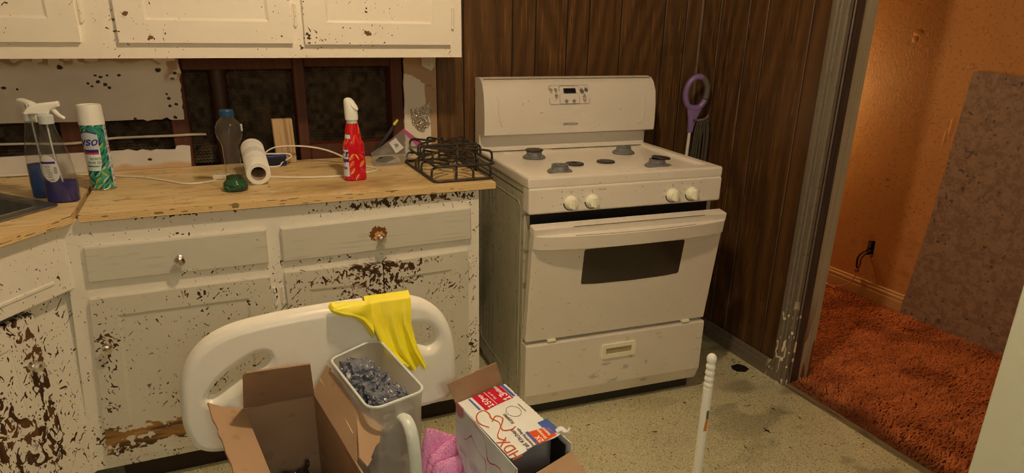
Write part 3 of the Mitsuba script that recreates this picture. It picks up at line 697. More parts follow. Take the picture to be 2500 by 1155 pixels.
cream_pl = mat('cream_plastic', A(216, 198, 152), .3)
ink = mat('ink', [.03, .028, .026], .5); ink2 = mat('ink_grey', [.20, .17, .13], .5)
sv = thing('stove', 'white freestanding gas range with its oven door tilted open, against the wood panelling', 'stove')
add('body', st(cat_([cbox(0, .757, .035, .60, .05, .905, .004), cbox(.02, .737, .07, .58, 0, .05, .002)])), 'mat_enamel_side', sv)
emb = ringpts(np.array(sbox(.07, .12, .54, .84).buffer(-.03).buffer(.03).exterior.coords)[:-1], 100)
add('side_embossing', st(tube(np.c_[np.full(100, -.0002), emb], .0016, 6, True)), 'mat_enamel_side', sv, smooth=True)
add('side_seam', st(cbox(-.0012, .001, .04, .595, .876, .8785, .0005)), ink, sv)
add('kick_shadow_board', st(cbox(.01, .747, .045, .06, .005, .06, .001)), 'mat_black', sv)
# cooktop: slab with a sunken deck
slab = toman(rbox(-.004, .761, -.008, .600, .898, .938, .009)) - toman(rbox(.030, .727, .045, .565, .929, .99, .008))
add('cooktop', st(man(slab)), 'mat_enamel', sv, smooth=35)
for (x, y, w) in ((.10, .50, .05), (.28, .515, .05), (.46, .505, .08), (.62, .50, .08)):
    add('deck_dimple', st(move(trimesh.creation.icosphere(subdivisions=3), (x, y, .929), s=(w / 2, .014, .006))), 'mat_enamel', sv, smooth=True)
add('deck_dimple', st(move(trimesh.creation.icosphere(subdivisions=3), (.455, .115, .929), s=(.05, .035, .0035))), 'mat_enamel', sv, smooth=True)
# back guard
pf = [(.505, .998), (.492, 1.004), (.490, 1.03), (.492, 1.10), (.502, 1.16), (.522, 1.196), (.545, 1.213), (.575, 1.218), (.615, 1.216), (.618, .94), (.565, .94), (.565, .985), (.560, .998)]
bgm = extr(Polygon(pf), .757); v = bgm.vertices; bgm.vertices = np.c_[v[:, 2], v[:, 0], v[:, 1]]
add('backguard', st(bgm), 'mat_enamel', sv, smooth=40)
rs = extr(Polygon([(.530, .934), (.548, .940), (.556, .952), (.558, 1.0), (.60, 1.0), (.60, .934)]), .735); v = rs.vertices; rs.vertices = np.c_[v[:, 2] + .010, v[:, 0], v[:, 1]]
add('riser', st(rs), 'mat_enamel', sv, smooth=40)
for sx in (.055, .700):      # pressed channels on the back guard
    add('pressed_channel', st(tube(spline([(sx, .4975, 1.15), (sx + (.004 if sx < .3 else .0), .4905, 1.08), (sx + (.012 if sx < .3 else -.006), .4895, 1.045), (sx + (.02 if sx < .3 else -.03), .4898, 1.035)], 6), .0022, 6)), 'mat_enamel', sv, smooth=True)
add('top_seam', st(cbox(.01, .747, .538, .541, 1.2125, 1.2145, .0004)), ink2, sv)
# clock panel; local frame u along x, w up the face
def bgy(z): return float(np.interp(z, [1.004, 1.03, 1.10, 1.16, 1.196], [.492, .490, .492, .502, .522]))
def on_bg(m, x, z, off=.0004):
    v = m.vertices; m = m.copy()
    zz = z + v[:, 1]
    m.vertices = np.c_[x + v[:, 0], np.interp(zz, [1.004, 1.03, 1.10, 1.16, 1.196], [.492, .490, .492, .502, .522]) - off - v[:, 2], zz]
    m.invert() if m.volume < 0 else None
    return st(m)
def rrect(w, h, r): return sbox(-w / 2, -h / 2, w / 2, h / 2).buffer(-r).buffer(r)
cpan = add('clock_panel', on_bg(extr(rrect(.176, .070, .008), .0015), .362, 1.152), 'mat_enamel', sv)
add('outline', on_bg(extr(rrect(.178, .072, .009).difference(rrect(.1755, .0695, .008)), .0017), .362, 1.152), ink2, cpan)
add('centre_plate', on_bg(extr(rrect(.086, .066, .007), .003), .3615, 1.1515), 'mat_enamel', cpan)
add('outline', on_bg(extr(rrect(.088, .068, .007).difference(rrect(.0855, .0655, .006)), .0033), .3615, 1.1515), ink2, cpan)
add('display', on_bg(extr(rrect(.052, .018, .001), .004), .3625, 1.168), mat('display_dark', [.006, .006, .02], .08), cpan, label='dark blue clock display')
def ring(r, w): return Point(0, 0).buffer(r).difference(Point(0, 0).buffer(r - w))
for x, z, r, m_ in ((.281, 1.171, .0065, ink2), (.302, 1.171, .0062, ink2), (.303, 1.149, .0062, ink2), (.416, 1.165, .0085, ink), (.436, 1.170, .007, ink), (.3465, 1.127, .0075, ink), (.3795, 1.127, .0075, ink)):
    b = extr(ring(r, .0013), .0036)
    b2 = extr(Point(0, 0).buffer(r * .45), .0036)
    add('button', on_bg(cat_([b, b2] if m_ == ink else [b, extr(sbox(-.0008, -.003, .0008, .003), .0036)]), x, z), m_, cpan)
for sgn, z in ((1, 1.148), (-1, 1.128)):
    tri = Polygon([(-.007, -.005 * sgn), (.007, -.005 * sgn), (0, .007 * sgn)])
    add('button', on_bg(extr(tri.difference(tri.buffer(-.0012)), .0036), .427, z), ink2, cpan)
let = [(text('CLEAN', .0028), .281, 1.161), (text('TIMER', .0028), .303, 1.139), (text('BAKE', .0028), .303, 1.161), (text('BROIL', .0028), .416, 1.1765), (text('LIGHT', .0028), .436, 1.180), (text('TEMP/TIME', .0026), .427, 1.138), (text('ON', .0028), .334, 1.169), (text('OFF', .0028), .334, 1.160), (text('AM', .0026), .392, 1.160), (text('START', .0026), .3465, 1.1165), (text('CANCEL', .0026), .3795, 1.1165)]
add('lettering', cat_([on_bg(m, x, z, .0032) for m, x, z in let]), ink2, cpan)
import_logo = text('Whirlpool', .0105, .0005); import_logo.vertices[:, 0] += import_logo.vertices[:, 1] * .25
swoosh = on_bg(extr(Polygon([(math.cos(a) * .024, math.sin(a) * .008) for a in np.linspace(-.4, 2.2, 30)] + [(math.cos(a) * .0232, math.sin(a) * .0072) for a in np.linspace(2.2, -.4, 30)]).buffer(0), .0006), .372, 1.036)
add('logo', cat_([on_bg(import_logo, .366, 1.037), swoosh]), ink, sv)
# front panel with knobs
fp = rbox(-.002, .759, -.012, .05, .812, .902, .008)
add('control_panel', st(fp), 'mat_enamel', sv, smooth=35)
def on_fp(m, x, z, off=.0003):
    v = m.vertices; m = m.copy(); m.vertices = np.c_[x + v[:, 0], -.012 - off - v[:, 2], z + v[:, 1]]
    m.invert() if m.volume < 0 else None
    return st(m)
for x in (.151, .231, .551, .632):
    k = add('knob', on_fp(lathe([(0, 0), (.0235, 0), (.0235, .004), (.0215, .009), (.0195, .020), (.017, .023), (0, .0235)], 40), x, .8475), cream_pl, sv, smooth=35)
    add('grip', on_fp(move(rbox(-.0065, .0065, -.0185, .0185, .014, .033, .004), rz=.05), x, .8475), cream_pl, k, smooth=40)
    arc = [(math.cos(a) * .0285, math.sin(a) * .0285) for a in np.radians(np.linspace(185, 318, 40))]
    wid = np.linspace(.0040, .0012, 40)
    arc2 = [(math.cos(a) * (.0285 - w), math.sin(a) * (.0285 - w)) for a, w in zip(np.radians(np.linspace(185, 318, 40)), wid)]
    parts_ = [on_fp(extr(Polygon(arc + arc2[::-1]), .0004), x, .8475), on_fp(extr(sbox(-.0005, .028, .0005, .033), .0004), x, .8475), on_fp(extr(sbox(.028, .009, .031, .010), .0004), x, .8475)]
    parts_ += [on_fp(text(s, .0026), x + dx, .8475 + dz) for s, dx, dz in (('OFF', 0, .036), ('LITE', -.033, .016), ('HI', -.036, -.004), ('LO', .034, .004), ('PUSH TO TURN', .018, -.036))]
    add('dial_print', cat_(parts_), ink, sv, kind='stuff')
add('dial_print', cat_([on_fp(text('POWER BURNER', .0028), .268, .886)] + [on_fp(extr(ring(.0025, .0006), .0004), x, z) for x, z in ((.116, .886), (.192, .886), (.588, .887), (.665, .886))]), ink2, sv, kind='stuff')
# oven door, hinged at its foot and hanging open a little
TILT = math.radians(7.0)
def od(m):
    v = m.vertices; m = m.copy(); z = v[:, 2] - .335; y = v[:, 1]
    m.vertices = np.c_[v[:, 0], y * math.cos(TILT) - z * math.sin(TILT), .335 + y * math.sin(TILT) + z * math.cos(TILT)]; return st(m)
odoor = add('oven_door', od(rbox(.0, .757, -.004, .034, .335, .775, .005)), 'mat_enamel', sv, smooth=35, label='white oven door with a dark window, hanging open at the top')
wp = Polygon([(.196, .552), (.255, .547), (.40, .5445), (.54, .547), (.597, .552), (.600, .688), (.196, .688)]).buffer(-.008).buffer(.008)
wm = toxz(extr(wp, .003), -.0052)
add('window', od(wm), mat('oven_glass', lambda p, n, uv: mix([.030, .024, .018], [.05, .042, .032], noise(p.x * 5, p.z * 9)), .12), odoor, label='dark oven window')
bow = [(x, -.004 - .010 - .038 * math.sin(math.pi * np.clip((x + .0) / .757, 0, 1)) ** .55 if .012 < x < .745 else -.008) for x in np.linspace(0, .757, 60)]
hp = Polygon([(x, y) for x, y in bow] + [(.757, .0), (0, .0)]).buffer(0)
hm_ = move(extr(hp, .046), (0, 0, .712))
add('handle', od(hm_), 'mat_enamel', odoor, smooth=30)
add('handle_cap', od(rbox(-.001, .758, -.012, .036, .752, .783, .005)), 'mat_enamel', odoor, smooth=35)
sl = Polygon([(x, y + .008) for x, y in bow if .14 < x < .62] + [(x, y + .011) for x, y in bow[::-1] if .14 < x < .62])
add('handle_groove', od(move(extr(sl, .0012), (0, 0, .7575))), ink2, odoor)
sl2 = Polygon([(x, -.0135) for x in np.linspace(.14, .66, 5)] + [(x, -.0115) for x in np.linspace(.66, .14, 5)])
add('handle_groove', od(move(extr(sl2, .0012), (0, 0, .7822))), ink2, odoor)
add('oven_cavity', st(cbox(.02, .737, .0345, .037, .34, .81, .001)), 'mat_black', sv)  # flat black sheet in place of the dark oven opening
for x in (.085, .655): add('hinge_clip', st(cbox(x, x + .032, -.012, .03, .3275, .3365, .001)), cream_pl, sv)
# storage drawer
dp = Polygon([(-.006, .322), (-.010, .316), (-.010, .115), (.012, .060), (.03, .052), (.03, .322)])
dm = extr(dp, .757); v = dm.vertices; dm.vertices = np.c_[v[:, 2], v[:, 0], v[:, 1]]
dr_ = add('drawer', st(dm), 'mat_enamel', sv, label='white storage drawer under the oven door')
def on_dr(m, x, z): v = m.vertices; m = m.copy(); m.vertices = np.c_[x + v[:, 0], -.0101 - v[:, 2], z + v[:, 1]]; m.invert() if m.volume < 0 else None; return st(m)
add('handle', on_dr(extr(rrect(.142, .058, .006).difference(rrect(.112, .026, .003)), .007), .380, .2545), cream_pl, dr_)
add('handle_recess', on_dr(extr(rrect(.114, .028, .002), .0015), .380, .2545), mat('recess_brown', A(150, 126, 82), .6), dr_)
# burners
def burner(x, y, capped, askew=0):
    prof = [(0, 0), (.043, 0), (.045, .003), (.040, .008), (.032, .012), (.029, .022), (.031, .026), (.024, .027), (.022, .018), (0, .016)]
    b = lathe(prof, 40)
    a = np.arctan2(b.vertices[:, 1], b.vertices[:, 0]); rr = np.linalg.norm(b.vertices[:, :2], axis=1)
    teeth = (b.vertices[:, 2] > .021) & (rr > .02)
    b.vertices[:, 2] -= np.where(teeth & (np.sin(a * 20) > 0.2), .004, 0)
    k = add('burner', st(move(b, (x, y, .9305))), cast, sv)
    if capped:
        c = lathe([(0, 0), (.033, 0), (.035, .002), (.035, .004), (.033, .0065), (.012, .0075), (0, .0075)], 36)
        add('burner_cap', st(move(c, (x + askew * .018, y + askew * .004, .957), ry=askew * .10)), iron, k, smooth=35)
burner(.165, .375, True); burner(.154, .098, False); burner(.556, .378, False); burner(.545, .100, True, 1)
for i, (x, y, hole) in enumerate(((.263, .212, True), (.397, .222, False))):
    pr = [(.009, .001), (.033, 0), (.035, .002), (.035, .004), (.033, .006), (.014, .0075), (.009, .004), (.009, .001)] if hole else [(0, 0), (.033, 0), (.035, .002), (.035, .004), (.033, .006), (.012, .0075), (0, .0075)]
    add('burner_cap', st(move(lathe(pr, 36), (x, y, .9292))), iron, None, smooth=35,
        label=('loose black burner cap with a hollow middle lying on the stove top' if hole else 'loose flat black burner cap lying on the stove top right of the hollow one'), cat='burner cap')

# ------------------------------------------------------------------ things on the counter
ZC = .914
scene['mat_clear'] = {'type': 'blendbsdf', 'weight': .05, 'a': {'type': 'thindielectric', 'int_ior': 1.5}, 'b': {'type': 'twosided', 'bsdf': {'type': 'principled', 'base_color': rgb([.55, .54, .48]), 'roughness': .2}}}
scene['mat_green_liquid'] = {'type': 'dielectric', 'int_ior': 1.33, 'specular_transmittance': rgb([.05, .55, .32])}
blue_liq = mat('blue_liquid', lin(24, 22, 112), .08, spec_trans=.0)
blue_liq2 = mat('blue_liquid_pale', lin(30, 74, 140), .08)
white_pl = mat('white_plastic', A(214, 198, 164), .3)
clear_pl = mat('milky_plastic', A(176, 170, 146), .3)
label_w = mat('label_white', A(180, 168, 142), .45)
purple = mat('print_purple', lin(48, 34, 128), .5)
grey_print = mat('print_grey', lin(96, 92, 110), .5)
def spray_bottle(lab, cx, cy, liq, level, rz=0.0, head_rz=0.0):
    t = thing('spray_bottle', lab, 'spray bottle', None)
    sec = [(0.0, 0, 0, .036, .022, 2.6), (.004, 0, 0, .041, .026, 2.6), (.05, .001, 0, .042, .027, 2.5), (.10, .000, 0, .040, .0265, 2.4), (.14, -.001, 0, .035, .025, 2.3), (.175, -.002, 0, .028, .022, 2.2), (.205, -.003, 0, .0195, .0185, 2.0), (.222, -.003, 0, .0175, .0175, 2.0), (.236, -.003, 0, .0165, .0165, 2)]
    L0 = move(loft(sec, 48), (cx, cy, ZC), rz=0)
    add('bottle', L0, 'mat_clear', t, smooth=40)
    ls = [(z, a, b, hx - .0016, hy - .0016, e) for z, a, b, hx, hy, e in sec if z < level]
    z2 = level; f = np.interp(z2, [s[0] for s in sec], [s[3] for s in sec]), np.interp(z2, [s[0] for s in sec], [s[4] for s in sec])
    ls = [(ls[0][0] + .0015,) + ls[0][1:]] + ls[1:] + [(z2, 0, 0, f[0] - .0016, f[1] - .0016, 2.5)]
    add('liquid', move(loft(ls, 48), (cx, cy, ZC)), liq, t, smooth=40)
    def H(m): return move(move(m, (0, 0, 0), rz=head_rz), (cx - .003, cy, ZC))
    add('neck_ring', H(lathe([(0, .222), (.019, .222), (.0195, .226), (.0195, .244), (.016, .247), (0, .247)], 28)), clear_pl, t, smooth=30)
    prof = [(-.047, .249), (-.046, .256), (-.038, .266), (-.026, .273), (-.010, .277), (.020, .280), (.036, .282), (.0395, .281), (.040, .268), (.036, .2665), (.024, .263), (.016, .258), (.010, .246), (-.012, .246), (-.020, .2485)]
    s = Polygon(prof)
    bod = pillow(np.array(prof), [], .024, .006, 140, 10, 5)
    v = bod.vertices; bod.vertices = np.c_[v[:, 0], v[:, 2] - .012, v[:, 1]]; bod.invert() if bod.volume < 0 else None
    add('trigger_head', H(bod), white_pl, t, smooth=40)
    tr = spline([(.020, 0, .266), (.026, 0, .254), (.034, 0, .243), (.046, 0, .234)], 6)
    add('trigger', H(tube(tr, np.linspace(.005, .0028, len(tr)), 8, flat=1.5)), white_pl, t, smooth=True)
    add('rear_pin', H(move(lathe([(0, -.014), (.0075, -.014), (.0075, .0), (0, .0)], 20), (-.014, 0, .263), rx=math.pi / 2)), clear_pl, t, smooth=30)
    add('nozzle_post', H(cbox(-.024, -.015, -.006, .006, .226, .249, .002)), white_pl, t)
    add('dip_tube', cat_([tube(spline([(cx - .003, cy, ZC + .24), (cx - .001, cy, ZC + .12), (cx + .012, cy, ZC + .01)], 8), .0026, 8)]), clear_pl, t, smooth=True)
    return t, sec
b1, sec = spray_bottle('front spray bottle beside the sink, with dark blue liquid and an oval white label', -1.322, -.432, blue_liq, .060)
# oval label wrapped on the front, with print
def on_bottle(m, cx, cy, x, z, off=.0006):
    v = m.vertices; m = m.copy(); xx = x + v[:, 0]; zz = z + v[:, 1]
    hx = np.interp(zz, [s[0] for s in sec], [s[3] for s in sec]); hy = np.interp(zz, [s[0] for s in sec], [s[4] for s in sec])
    m.vertices = np.c_[cx + xx, cy - hy * (1 - np.clip(abs(xx) / hx, 0, .985) ** 2.4) ** (1 / 2.4) - off - v[:, 2], ZC + zz]
    m.invert() if m.volume < 0 else None
    return m
def dense(poly, depth=.0004, n=26):
    """flat patch cut into small triangles, so that it can be bent"""
    x0, y0, x1, y1 = poly.bounds; out = []
    s = (x1 - x0) / n
    for k in range(n):
        g = poly.intersection(sbox(x0 + k * s, y0 - 1, x0 + (k + 1) * s, y1 + 1))
        for q in getattr(g, 'geoms', [g]):
            if q.area > 1e-10 and q.geom_type == 'Polygon':
                y = q.bounds
                m = max(int((y[3] - y[1]) / s / 2), 1)
                for j in range(m):
                    w = q.intersection(sbox(-9, y[1] + (y[3] - y[1]) * j / m, 9, y[1] + (y[3] - y[1]) * (j + 1) / m))
                    for ww in getattr(w, 'geoms', [w]):
                        if ww.geom_type == 'Polygon' and ww.area > 1e-11: out.append(extr(ww, depth))
    return cat_(out)
ov = affinity.rotate(affinity.scale(Point(0, 0).buffer(1, 24), .0235, .038), 8)
lb = add('label', on_bottle(dense(ov), -1.322, -.432, -.015, .100), label_w, b1, label='white oval label with purple print')
add('print', on_bottle(dense(sbox(-.018, -.003, .018, .003), .0004), -1.322, -.432, -.0165, .117, .0011), purple, lb)
ptx = []
for i in range(11):
    ptx.append(on_bottle(dense(sbox(-.011 + .001 * (i % 3), -.0007, .004 - .001 * (i % 4), .0007), .0003, 6), -1.322, -.432, -.016 + .0006 * i, .108 - .0046 * i, .0011))
for i in range(7): ptx.append(on_bottle(dense(sbox(-.004, -.0007, .004, .0007), .0003, 4), -1.322, -.432, -.001, .104 - .0028 * i, .0011))
add('print', cat_(ptx), grey_print, lb)
b2, _ = spray_bottle('second clear spray bottle with paler blue liquid, half hidden behind the front spray bottle', -1.372, -.352, blue_liq2, .098, head_rz=2.2)
# aerosol can
CC = (-1.2365, -.292); CR = .0345
can = thing('aerosol_can', 'disinfectant spray can with white cap and teal leaf pattern, right of the spray bottles', 'aerosol can')
def petals(u, v, cols, seed):
    """lens shaped leaves from overlapping circles, each cell its own colours"""
    i, j = dr.floor(u), dr.floor(v); a, b = u - i, v - j
    flip = cell_rand(i, j, seed) > .5
    a = dr.select(flip, 1 - a, a)
    d1, d2 = dr.sqrt(a * a + dr.square(b - 1)), dr.sqrt(dr.square(a - 1) + b * b)
    leaf = (d1 < 1) & (d2 < 1); half = a > b
    r1, r2, r3 = cell_rand(i, j, seed + 1), cell_rand(i, j, seed + 2), cell_rand(i, j, seed + 3)
    def pick(r):
        c = mi.Color3f(*cols[0]); n = len(cols)
        for k in range(1, n): c = dr.select(r > .18 + .82 * k / n, mi.Color3f(*cols[k]), c)
        return c
    bg = dr.select(r2 > .6, mi.Color3f(*cols[1]), mi.Color3f(*cols[0]))
    return dr.select(leaf, dr.select(half, pick(r1), pick(r3)), bg)
TEAL = [lin(60, 158, 140), lin(38, 132, 120), lin(16, 70, 92), lin(120, 190, 160), lin(24, 104, 96), lin(168, 204, 180), lin(14, 84, 80), lin(170, 176, 70)]
PH0 = math.atan2(CAM[1] - CC[1], CAM[0] - CC[0])
def f_can(p, n, uv):
    ph = dr.atan2(p.y - CC[1], p.x - CC[0]) - PH0
    z = p.z - ZC
    c = petals(ph * 1.62 + 9, z * 47, TEAL, 11)
    lab = (ph < .22 - .25 * smoothstep(.09, .055, z)) & (ph > -1.6) & (z > .062) & (z < .172)
    c = dr.select(lab, mi.Color3f(A(196, 196, 178)), c)
    badge = (ph < .18) & (ph > -1.6) & (z > .128) & (z < .176 + .006 * dr.cos((ph + .6) * 2.2))
    c = dr.select(badge & (z > .1715 + .006 * dr.cos((ph + .6) * 2.2)), mi.Color3f(lin(60, 60, 150)), dr.select(badge, mi.Color3f(lin(186, 206, 222)), c))
    c = dr.select((ph < .12) & (ph > -1.6) & (z > .118) & (z < .127), mi.Color3f(lin(58, 36, 128)), c)
    c = dr.select((ph < .10) & (ph > -1.6) & (z > .112) & (z < .118), mi.Color3f(lin(196, 60, 80)), c)
    strip = (ph > .92) & (ph < 2.6)
    fine = (noise(ph * 60, z * 20) > .45) & (cell_rand(dr.floor(z * 420), 1) > .4) & (ph > 1.0)
    sc_ = dr.select(fine, mi.Color3f(lin(116, 104, 110)), mi.Color3f(A(186, 178, 164)))
    sc_ = dr.select(fine & (z > .115) & (z < .155), mi.Color3f(lin(176, 70, 70)), sc_)
    return dr.select(strip, sc_, c)
mat('can_label', f_can, .28)
add('body', lathe([(0, ZC + .0005), (.030, ZC + .001), (.0335, ZC + .003), (CR, ZC + .007), (CR, ZC + .196), (.033, ZC + .199), (0, ZC + .199)], 64, (CC[0], CC[1], 0)), 'mat_can_label', can, smooth=40)
add('cap', lathe([(0, ZC + .199), (CR + .0008, ZC + .199), (CR + .0008, ZC + .202), (.0338, ZC + .252), (.032, ZC + .256), (.027, ZC + .2575), (.025, ZC + .255), (0, ZC + .254)], 64, (CC[0], CC[1], 0)), white_pl, can, smooth=40)
add('base_rim', move(lathe([(.028, 0), (.0345, 0), (.0352, .003), (.0345, .006), (.033, .007)], 48), (CC[0], CC[1], ZC)), chrome, can, smooth=True)
def script(s, h, slant=.35):
    m = text(s, h, .0004, True); m.vertices[:, 0] += m.vertices[:, 1] * slant; return m
add('lettering', wrap(script('Lysol', .0225), CC, CR + .0002, PH0 - .66, ZC + .148), purple, can)
add('lettering', cat_([wrap(text('brand', .0090, .0003), CC, CR + .0002, PH0 - .20, ZC + .100), wrap(text('new day', .0090, .0003), CC, CR + .0002, PH0 - .24, ZC + .087), wrap(text('disinfectant spray', .005, .0003, True), CC, CR + .0002, PH0 - .22, ZC + .076)]), mat('print_dark', lin(62, 62, 66), .5), can)
# clear bottle with green liquid
gb = thing('clear_bottle', 'clear waisted bottle with blue cap and some green liquid, beside the paper towel roll', 'bottle')
GX, GY = -.858, -.452
gp = [(0, .002), (.034, .002), (.038, .006), (.0385, .018), (.036, .026), (.028, .034), (.0255, .045), (.0245, .10), (.0250, .140), (.029, .150), (.0375, .168), (.0392, .180), (.0385, .196), (.031, .212), (.0185, .224), (.0175, .232)]
gpz = [(r, z + ZC) for r, z in gp]
add('bottle', lathe(gpz, 12, (GX, GY, 0)), 'mat_clear', gb, smooth=40)
lv = .046
gl = [(0, ZC + .0035)] + [(r - .0015, z + ZC + (.0015 if i < 2 else 0)) for i, (r, z) in enumerate(gp[1:7])] + [(.0239, ZC + lv), (0, ZC + lv)]
add('liquid', lathe(gl, 32, (GX, GY, 0)), 'mat_green_liquid', gb, smooth=40)
add('cap', cat_([lathe([(0, ZC + .228), (.0195, ZC + .228), (.0195, ZC + .244), (.018, ZC + .247), (0, ZC + .247)], 40, (GX, GY, 0))] + [move(cbox(.0190, .0205, -.0008, .0008, ZC + .229, ZC + .244, .0003), (GX, GY, 0), rz=k * math.pi / 14) for k in range(28)]), mat('blue_cap', lin(32, 74, 116), .4), gb, label='blue ribbed cap')
add('torn_sticker', move(cbox(-.003, .003, -.002, .002, 0, .022, .001), (GX + .037, GY - .004, ZC + .182)), clear_pl, gb)
# paper towel roll, lying tilted with its back end up
pr = thing('paper_towel_roll', 'nearly used up white paper towel roll lying end-on beside the green bottle', 'paper towel')
r0, r1 = np.array([-.785, -.408, ZC + .0385]), np.array([-.786, -.185, ZC + .082])
ax = (r1 - r0) / np.linalg.norm(r1 - r0); LR = np.linalg.norm(r1 - r0)
def on_axis(m):
    zx = ax; xx = np.cross([0, 0, 1], zx); xx /= np.linalg.norm(xx); yy = np.cross(zx, xx)
    m = m.copy(); m.vertices = r0 + m.vertices @ np.stack([xx, yy, zx]); m.invert() if m.volume < 0 else None; return m
rl_prof = [(.0235, 0), (.0360, 0), (.0380, .002), (.0382, LR - .002), (.036, LR), (.0235, LR), (.0235, 0)]
RQ, RA = [float(q) for q in r0], [float(q) for q in ax]
def f_towel(p, n, uv):
    s = (p.x - RQ[0]) * RA[0] + (p.y - RQ[1]) * RA[1] + (p.z - RQ[2]) * RA[2]
    c = mi.Color3f(A(214, 200, 168))
    a = dr.atan2(p.z - (RQ[2] + RA[2] * s), p.x - RQ[0])
    band = (s > .115) & (s < .142)
    hat = dr.abs(dr.sin(a * 44 + s * 260)) < .42
    c = dr.select(band & hat, mi.Color3f(A(128, 116, 104)), c)
    line = (dr.abs(s - .113) < .0012) | (dr.abs(s - .144) < .0012) | (dr.abs(s - .066) < .0009) | (dr.abs(s - .196) < .0009)
    return dr.select(line, mi.Color3f(A(150, 140, 124)), c)
mat('paper_towel', f_towel, .8, .2, bump=lambda p, n, uv: noise(p.x * 300, p.y * 300, p.z * 300) * .0006)
add('paper', on_axis(lathe(rl_prof, 64)), 'mat_paper_towel', pr, smooth=40)
add('core', on_axis(lathe([(.0233, .001), (.0233, LR - .001), (.0222, LR - .001), (.0222, .001), (.0233, .001)], 40)), mat('core_card', A(150, 118, 80), .8), pr, smooth=40)
add('loose_sheet', on_axis(grid(lambda u, v: np.stack([np.cos(-1.9 + .9 * u) * (.0385 + .006 * u), np.sin(-1.9 + .9 * u) * (.0385 + .002 * u), .002 + (LR - .01) * v], -1), 14, 4, .0006)), 'mat_paper_towel', pr, smooth=40)
# extension cord
cordm = mat('cord_white', A(206, 186, 146), .4)
co = thing('extension_cord', 'white flat extension cord with an outlet end winding along the counter behind the bottles', 'cord')
zc = ZC + .0034
p1 = [(-1.60, -.020, zc + .004), (-1.47, -.028, zc + .004), (-1.29, -.075, zc), (-1.21, -.125, zc), (-1.148, -.161, zc), (-1.071, -.242, zc), (-1.008, -.318, zc), (-.955, -.322, zc), (-.915, -.295, zc)]
p2 = [(-.862, -.285, zc), (-.82, -.262, zc), (-.75, -.300, zc), (-.629, -.349, zc), (-.52, -.362, zc), (-.42, -.335, zc), (-.375, -.285, zc), (-.40, -.225, zc), (-.44, -.16, zc + .01), (-.52, -.11, zc + .045), (-.606, -.10, zc + .064), (-.70, -.10, zc + .066), (-.742, -.105, zc + .046), (-.715, -.10, zc + .042), (-.662, -.095, zc + .038), (-.652, -.10, zc + .028), (-.683, -.105, zc + .012), (-.70, -.12, zc), (-.74, -.12, zc), (-.80, -.09, zc)]
for P in (p1, p2):
    S = spline(P, 7)
    add('wire', cat_([tube(S + [0, 0, .0], .0026, 7), tube(S + [.0012, .0038, .0006], .0026, 7)]), cordm, co, smooth=True)
blk = rbox(-.028, .028, -.014, .014, 0, .016, .005)
ob = add('outlet_end', move(blk, (-.895, -.262, ZC + .0005), rz=-.15), cordm, co, smooth=40)
slots = [cbox(-.018 + dx, -.011 + dx, -.006 + dy, -.0045 + dy, .0158, .0163, .0001) for dx in (0, .024) for dy in (0, .010)]
add('outlet_slots', move(cat_(slots), (-.895, -.262, ZC + .0005), rz=-.15), ink, ob)
# red bottle
rb = thing('red_spray_bottle', 'red and orange leaf patterned trigger bottle with a white head standing on the counter', 'spray bottle')
RX, RY = -.479, -.415
REDS = [lin(204, 20, 38), lin(190, 16, 34), lin(226, 70, 58), lin(232, 130, 70), lin(206, 40, 90), lin(226, 168, 84), lin(214, 90, 80)]
def f_red(p, n, uv):
    ph = dr.atan2(p.y - RY, p.x - RX); z = p.z - ZC
    c = petals(ph * 1.75 + 20, z * 44, REDS, 21)
    c2 = petals(ph * 2.2 + 20, z * 30 + .4, [lin(204, 20, 38), lin(198, 20, 40), lin(230, 110, 60), lin(214, 50, 50)], 33)
    c = dr.select(z > .095, c2, c)
    s = p.x - RX
    lab = (s < -.022) & (z < .104) & (z > .016) & (p.y < RY + .01)
    cl_ = dr.select((noise(s * 300, z * 40) > .5) & (cell_rand(dr.floor(z * 230), 3) > .55) & (z < .07), mi.Color3f(lin(120, 110, 116)), mi.Color3f(A(190, 180, 166)))
    cl_ = dr.select((z > .080) & (z < .098) & (cell_rand(dr.floor(s * 400), dr.floor(z * 120)) > .35), mi.Color3f(lin(54, 44, 110)), cl_)
    cl_ = dr.select((z > .064) & (z < .074), mi.Color3f(lin(76, 34, 96)), cl_)
    c = dr.select(lab, cl_, c)
    tag_ = (s < -.012) & (z > .140) & (z < .153) & (p.y < RY)
    return dr.select(tag_, mi.Color3f(A(186, 186, 180)), c)
mat('red_sleeve', f_red, .2)
rsec = [(0, .030, .020, 3), (.003, .0355, .025, 3), (.01, .037, .0265, 3.2), (.06, .0360, .026, 3), (.118, .0340, .025, 2.8), (.128, .0315, .024, 2.6), (.134, .0275, .0225, 2.5), (.165, .0240, .0205, 2.3), (.188, .0195, .018, 2)]
add('sleeve', move(loft([(z, 0, 0, a, b, e) for z, a, b, e in rsec], 56), (RX, RY, ZC)), 'mat_red_sleeve', rb, smooth=35, label='red sleeve with orange leaf print')
add('collar', move(lathe([(0, .187), (.0175, .187), (.018, .189), (.018, .199), (0, .199)], 32), (RX, RY, ZC)), clear_pl, rb, smooth=30)
hd = toman(loft([(.199, 0, 0, .0205, .020, 2.3), (.203, 0, 0, .0212, .021, 2.3), (.228, -.0008, 0, .0210, .021, 2.3), (.246, -.002, .002, .0200, .020, 2.3), (.258, -.004, .003, .0180, .0185, 2.2), (.266, -.006, .003, .0130, .014, 2), (.2695, -.007, .003, .004, .005, 2)], 48))
mN = np.array([.60, -.50, .62]); mN /= np.linalg.norm(mN); mC = float(mN @ np.array([.004, -.006, .2545]))
hd = hd.trim_by_plane((-mN).tolist(), -mC)
add('trigger_head', move(man(hd), (RX, RY, ZC)), white_pl, rb, smooth=50)
pad = trimesh.creation.icosphere(subdivisions=4); pad.vertices *= [.0145, .0195, .0045]
